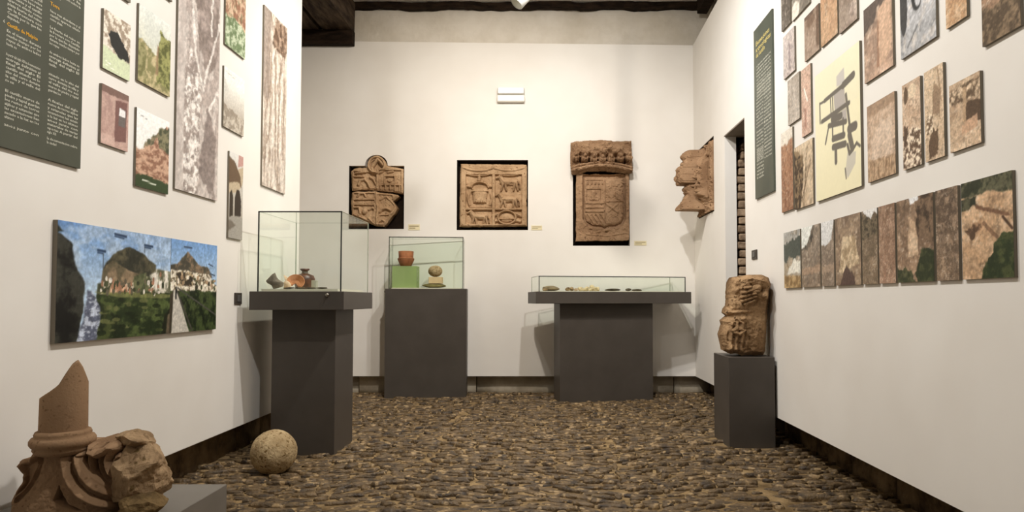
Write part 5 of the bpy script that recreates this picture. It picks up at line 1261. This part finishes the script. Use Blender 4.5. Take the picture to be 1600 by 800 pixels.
# bottom row
row = [(1224.5, 1250, 'photo board of clouds over a sandy field, first of bottom row', dig((176, 146, 104), (150, 150, 146), (168, 164, 156), 4, (('p', [(.0, .75), (.5, .85), (1, .9), (1, .6), (.7, .5), (.3, .55), (.1, .45)], (70, 76, 68), .08), ('p', [(.2, .25), (.6, .5), (1, .45), (1, .25)], (214, 210, 196), .05), ('t', [(0, 0), (1, 0), (1, .2), (0, .24)], (132, 104, 66), (184, 154, 108), 9, .03)))),
       (1252.3, 1281, 'photo board of a grey mound under white sky, second of bottom row', dig((124, 104, 84), (128, 116, 102), (150, 132, 112), 5, (('p', [(0, .62), (.3, .7), (.6, .9), (.8, 1.02), (0, 1.02)], (212, 214, 206), .03), ('t', [(0, .62), (.35, .72), (.75, 1.0), (.6, .78), (.3, .6)], (62, 56, 48), (110, 98, 84), 9, .04), ('p', [(0, .3), (1, .36), (1, .22), (0, .2)], (172, 140, 112), .04, .7)))),
       (1283, 1302.5, 'slim photo board of a mound and bright cloud, third of bottom row', dig((132, 112, 92), (120, 106, 92), (152, 134, 116), 5, (('p', [(0, .66), (.3, .62), (.8, .7), (1, 1.02), (0, 1.02)], (206, 206, 204), .03), ('p', [(0, .3), (1, .34), (1, .2), (0, .2)], (166, 140, 116), .04, .7)))),
       (1305, 1344.5, 'photo board of a pale earth cone, fourth of bottom row', dig((150, 124, 98), (112, 92, 74), (168, 144, 116), 5, (('t', [(.15, .2), (.3, .7), (.8, .7), (.95, .3), (.5, .22)], (160, 136, 104), (206, 184, 150), 8, .05), ('p', [(.05, .0), (.45, .3), (.75, .12), (.8, 0)], (86, 66, 58), .05)))),
       (1346.7, 1370.8, 'slim photo board of scrubby slope with a bit of sky, fifth of bottom row', dig((142, 118, 92), (96, 82, 64), (160, 136, 108), 5, (('p', [(0, 1.02), (.2, .94), (.6, .86), (.8, .96), (1, .9), (1, 1.02)], (214, 212, 208), .02), ('t', [(0, .6), (1, .66), (1, .9), (.6, .86), (.2, .94), (0, .94)], (66, 58, 44), (112, 98, 76), 9, .04)))),
       (1373, 1398.3, 'slim photo board of reddish earth wall, sixth of bottom row', dig((160, 122, 98), (122, 94, 72), (182, 148, 122), 5, sx=1.6, sy=.7)),
       (1401.6, 1458.5, 'photo board of a tan trench beside green grass, seventh of bottom row', dig((158, 126, 98), (98, 78, 60), (178, 146, 116), 6, (('t', [(.6, .0), (1, 0), (1, .36), (.7, .38), (.5, .12)], (44, 52, 30), (72, 78, 46), 9, .05), ('t', [(0, 0), (.6, 0), (.4, .14), (0, .18)], (52, 58, 36), (84, 84, 54), 9, .05), ('t', [(.6, .5), (1, .4), (1, 1), (.5, 1)], (64, 50, 38), (120, 96, 74), 7, .06), ('t', [(.3, .3), (.6, .3), (.56, .7), (.36, .8)], (176, 146, 116), (206, 178, 146), 7, .05), ('p', [(.3, 1), (.4, .92), (.62, .96), (.6, 1)], (214, 214, 214), .03)))),
       (1462.6, 1497.5, 'slim photo board of brown rubble slope, eighth of bottom row', dig((132, 108, 84), (84, 68, 54), (172, 144, 116), 6)),
       (1503, 1583.5, 'largest photo board of dug sandy trenches and grass, last of bottom row', dig((176, 140, 104), (190, 152, 114), (204, 170, 134), 5, (('t', [(0, .82), (.5, .86), (1, .8), (1, 1), (0, 1)], (48, 52, 36), (92, 90, 66), 9, .03), ('t', [(0, .68), (.3, .74), (.3, .84), (0, .84)], (42, 46, 32), (80, 78, 56), 9, .04), ('t', [(.3, .0), (1, 0), (1, .4), (.82, .44), (.6, .28), (.45, .1)], (40, 52, 28), (70, 78, 44), 9, .05), ('p', [(.3, .76), (.6, .68), (.92, .62), (.94, .58), (.5, .66), (.3, .72)], (112, 80, 58), .02), ('l', (.82, .58), (.98, .46), .02, (84, 60, 44)), ('t', [(.05, .5), (.4, .62), (.45, .52), (.2, .4)], (90, 66, 48), (170, 132, 98), 9, .05), ('l', (.45, .55), (.7, .4), .03, (120, 88, 64), .8, .08))))]
for x0, x1, lab, pf in row:
    photo('R', x0, x1, (1580, 266), (1420, 441), lab, pf, int(18 + (x1 - x0) * 0.9), group=GB)

# ------------------------------------------------------------------ lettering
def text_mesh(body, size, width=None, justify=False, line=1.0, bold=0.0):
    cu = bpy.data.curves.new('lettering', 'FONT'); cu.body = body; cu.size = size; cu.resolution_u = 1; cu.space_line = line
    if width: cu.text_boxes[0].width = width
    cu.align_x = 'JUSTIFY' if justify else 'LEFT'; cu.align_y = 'TOP'; cu.offset = bold
    ob = bpy.data.objects.new('lettering', cu); COL.objects.link(ob)
    dg = bpy.context.evaluated_depsgraph_get(); dg.update()
    me = bpy.data.meshes.new_from_object(ob.evaluated_get(dg)); bpy.data.objects.remove(ob); bpy.data.curves.remove(cu)
    n = len(me.vertices); co = np.empty(n * 3); me.vertices.foreach_get('co', co); co = co.reshape(-1, 3)
    me.vertices.foreach_set('co', np.stack([co[:, 0], np.zeros(n), co[:, 1]], -1).ravel()); me.update(); me.materials.clear()
    return me
def put_text(parent, u, z, me, mat, y, name='lettering'):
    return link(name, me, mat, parent, (u, y, z))
T_ = 0.014
locT, wT, hT, rzT = board_frame('L', -95, 129, (129, -230), (126, 264), T_)
tb = box('text_board', (0, -T_, 0), (wT, -0.0005, hT), MAT['board_dark'], None, 0.001, locT, rzT)
tag(tb, 'large dark green text board with white columns at the left edge', 'text board')
def UZ(px, py):
    p = at_x(px, py, XL + T_); return p.y - locT.y, p.z - locT.z
words_a = ('A partir del siglo XII la documentacion sobre la ciudad se hace mas abundante y el castillo aparece citado como plaza fuerte del reino '
  'en la frontera con Castilla por lo que fue disputado durante mucho tiempo por los reyes de ambos lados hasta su entrega definitiva al final del siglo')
words_b = ('El castillo situado en lo alto del cerro domina la villa y el valle del rio sus muros de piedra y tapial guardan los restos de torres aljibes '
  'y estancias que las excavaciones han sacado a la luz en los ultimos anos junto con materiales de varias epocas')
src = (words_a + ' ' + words_b).split()
u1a, _ = UZ(8, 120); u1b, _ = UZ(62.5, 120); u2a, _ = UZ(75.5, 120); u2b, _ = UZ(123, 120)
_, zr0 = UZ(10, 82.5); _, zr1 = UZ(10, 126.5); LSP = (zr0 - zr1) / 6.4
FS = LSP * 0.92
def para(u, width, ztop, nlines, start, head=''):
    out_, i = [], start
    txt = head
    cpl = width / (FS * 0.47)
    for ln in range(nlines):
        lt = txt; txt = ''
        lim = cpl * (0.45 if ln == nlines - 1 else 1.0)
        while len(lt) + 1 + len(src[i % len(src)]) <= lim: lt = (lt + ' ' + src[i % len(src)]).strip(); i += 1
        out_.append(lt)
    for k, ltxt in enumerate(out_):
        me = text_mesh(ltxt, FS, bold=FS * 0.012)
        co = [v.co.x for v in me.vertices]
        if co and k < nlines - 1:
            sx = width / max(co)
            for v in me.vertices: v.co.x *= sx
        para.parts.append((me, u, ztop - k * LSP))
    return i
def flush(name, parent, y, mat):
    """join the lines of one paragraph into one lettering mesh"""
    vs2, fs2 = [], []
    u0, z0 = para.parts[0][1], para.parts[0][2]
    for me, u, z in para.parts:
        b = len(vs2); vs2 += [(v.co.x + u - u0, 0, v.co.z + z - z0) for v in me.vertices]; fs2 += [tuple(b + q for q in p.vertices) for p in me.polygons]; bpy.data.meshes.remove(me)
    para.parts = []
    o = link(name, mesh(name, vs2, fs2), mat, parent, (u0, y, z0)); o['kind'] = 'stuff'; return o
para.parts = []
yt_ = -T_ - 0.0008
pos = 0
for (ua, ub, px, py, nl, head) in ((u1a, u1b, 9, -34, 9, ''), (u1a, u1b, 9, 43.5, 4, 'En el tiempo'), (u1a, u1b, 8, 80, 7, 'A partir del siglo XII la documentacion'), (u1a, u1b, 6, 137, 7, 'El castillo'), (u1a, u1b, 4, 190, 2, ''),
                                   (u2a, u2b, 77, -40, 5, ''), (u2a, u2b, 77, 12.5, 3, ''), (u2a, u2b, 76.5, 38, 5, 'La'), (u2a, u2b, 75.5, 77, 4, ''), (u2a, u2b, 74, 111, 5, ''), (u2a, u2b, 73, 151.5, 9, 'A finales del siglo'), (u2a, u2b, 71.5, 212, 2, '')):
    _, zt2 = UZ(px, py); pos = para(ua, ub - ua, zt2, nl, pos, head); flush('paragraph', tb, yt_, MAT['ink_white'])
_, zh = UZ(9.5, 32)
put_text(tb, u1a, zh, text_mesh('Castillo de Malpica', FS * 1.32, bold=FS * 0.03), MAT['ink_gold'], yt_, 'heading')
u6, z6 = UZ(4.5, 28); put_text(tb, u6, z6, text_mesh('6', FS * 1.32), MAT['ink_white'], yt_, 'heading_number')
_, zh = UZ(78, 0.5); put_text(tb, u2a, zh, text_mesh('Torre', FS * 1.4, bold=FS * 0.03), MAT['ink_gold'], yt_, 'heading')

# right text board
locT, wT, hT, rzT = board_frame('R', 1178.5, 1207.5, (1203, 17), (1211, 297), T_)
tb2 = box('text_board', (0, -T_, 0), (wT, -0.0005, hT), MAT['board_dark2'], None, 0.001, locT, rzT)
tag(tb2, 'tall narrow green text board with yellow title on the right wall', 'text board')
FS = wT / 19.0; LSP = FS * 1.2
for k, t in enumerate(('Excavaciones', 'arqueologicas', 'del castillo')):
    me = text_mesh(t, wT * 0.125, bold=wT * 0.002); w_t = max(v.co.x for v in me.vertices); sx = wT * (0.74, 0.80, 0.50)[k] / w_t
    for v in me.vertices: v.co.x *= sx
    put_text(tb2, wT * 0.13, hT * (0.925 - 0.035 * k), me, MAT['ink_sand'], yt_, 'title_line')
for (ua, ub, vt, nl) in ((0.16, 0.92, 0.78, 14), (0.16, 0.92, 0.665, 6), (0.12, 0.50, 0.585, 22), (0.12, 0.50, 0.395, 12), (0.12, 0.50, 0.285, 12), (0.54, 0.92, 0.60, 18), (0.54, 0.92, 0.44, 16), (0.54, 0.92, 0.30, 6)):
    lsp_keep = LSP; pos = para(wT * ua, wT * (ub - ua), hT * vt, min(nl, int(0.2 * hT / LSP)), pos); flush('paragraph', tb2, yt_, MAT['ink_white'])

# ------------------------------------------------------------------ fixtures
def card(px0, py0, px1, py1, label):
    a = at_y(px0, py1, YB); b = at_y(px1, py0, YB)
    o = box('caption_card', (0, -0.004, 0), (b.x - a.x, -0.0005, b.z - a.z), MAT['card'], None, 0, (a.x, YB, a.z)); tag(o, label, 'caption card', 'caption cards on the back wall')
    w_, h_ = b.x - a.x, b.z - a.z
    for k, (f0, f1) in enumerate(((0.08, 0.92), (0.08, 0.62))):
        box('text_line', (w_ * f0, -0.0046, h_ * (0.62 - 0.34 * k)), (w_ * f1, -0.0041, h_ * (0.74 - 0.34 * k)), M('caption_ink', (128, 112, 78), rough=0.7), o)
card(638, 350.5, 656, 359.5, 'cream caption card right of the broken shield')
card(830, 352.5, 847, 359.5, 'cream caption card right of the square quartered relief')
card(991, 376.5, 1010, 383.5, 'cream caption card right of the crowned coat of arms')

a = at_y(777, 161, YB); b = at_y(820, 138, YB); w_, h_ = b.x - a.x, b.z - a.z
em = empty('emergency_light', (a.x, YB, a.z)); tag(em, 'white emergency light high on the back wall', 'emergency light')
box('housing', (0, -0.05, 0), (w_, -0.001, h_ * 0.48), MAT['white_plastic'], em, 0.012)
box('diffuser', (0.006, -0.056, h_ * 0.53), (w_ - 0.006, -0.004, h_ * 0.99), M('frosted_diffuser', (232, 232, 228), rough=0.25, spec=0.5), em, 0.012)
box('back_plate', (0.004, -0.03, h_ * 0.02), (w_ - 0.004, -0.0008, h_ * 0.98), M('light_back_plate', (186, 180, 168), rough=0.6), em, 0.006)

def switch(side, x0, x1, y0, y1, label):
    loc, w_, h_, rz = board_frame(side, x0, x1, (0.5 * (x0 + x1), y0), (0.5 * (x0 + x1), y1), 0.006)
    root = empty('wall_switch', loc, rz); tag(root, label, 'switch')
    box('plate', (0, -0.008, 0), (w_, -0.0005, h_), MAT['switch'], root, 0.003)
    box('rocker', (w_ * 0.28, -0.012, h_ * 0.22), (w_ * 0.72, -0.0075, h_ * 0.78), M('rocker_grey', (86, 84, 82), rough=0.4), root, 0.002)
switch('L', 367, 377.8, 457.5, 475.5, 'dark wall switch left of the tall glass case')
switch('R', 1174.5, 1182.5, 390.5, 405, 'dark wall switch above the stone torso on right wall')

# track spotlight whose rim dips into the picture
Yt = 5.0
tip = at_y(822, 11, Yt)
lampo = empty('track_spotlight', (tip.x - 0.03, Yt, tip.z + 0.10)); tag(lampo, 'white ceiling spotlight cut by the top edge of the picture', 'spotlight')
hd = link('lamp_head', lathe_me('lamp_head', [(0.052, 0.0), (0.055, 0.004), (0.055, 0.16), (0.04, 0.18), (0.0005, 0.182)], 32, False), MAT['lamp_white'], lampo, smooth=True)
hd.rotation_euler = (math.radians(-12), math.radians(38), 0); hd.location = (-0.045, 0, -0.075)
rfl = link('reflector', lathe_me('reflector', [(0.050, 0.002), (0.03, 0.05), (0.001, 0.06)], 32, False), M('lamp_reflector', (235, 235, 225), rough=0.2), hd, smooth=True)
box('bracket', (-0.02, -0.012, 0.0), (0.005, 0.012, ZC - (tip.z + 0.10) - 0.03), MAT['lamp_white'], lampo, 0.002)
tk = box('lighting_track', (-1.0, -0.018, 0), (1.4, 0.018, 0.03), MAT['lamp_white'], None, 0.003, (tip.x - 0.03, Yt, ZC - 0.03)); tag(tk, 'white lighting track on the ceiling above the picture', 'track')
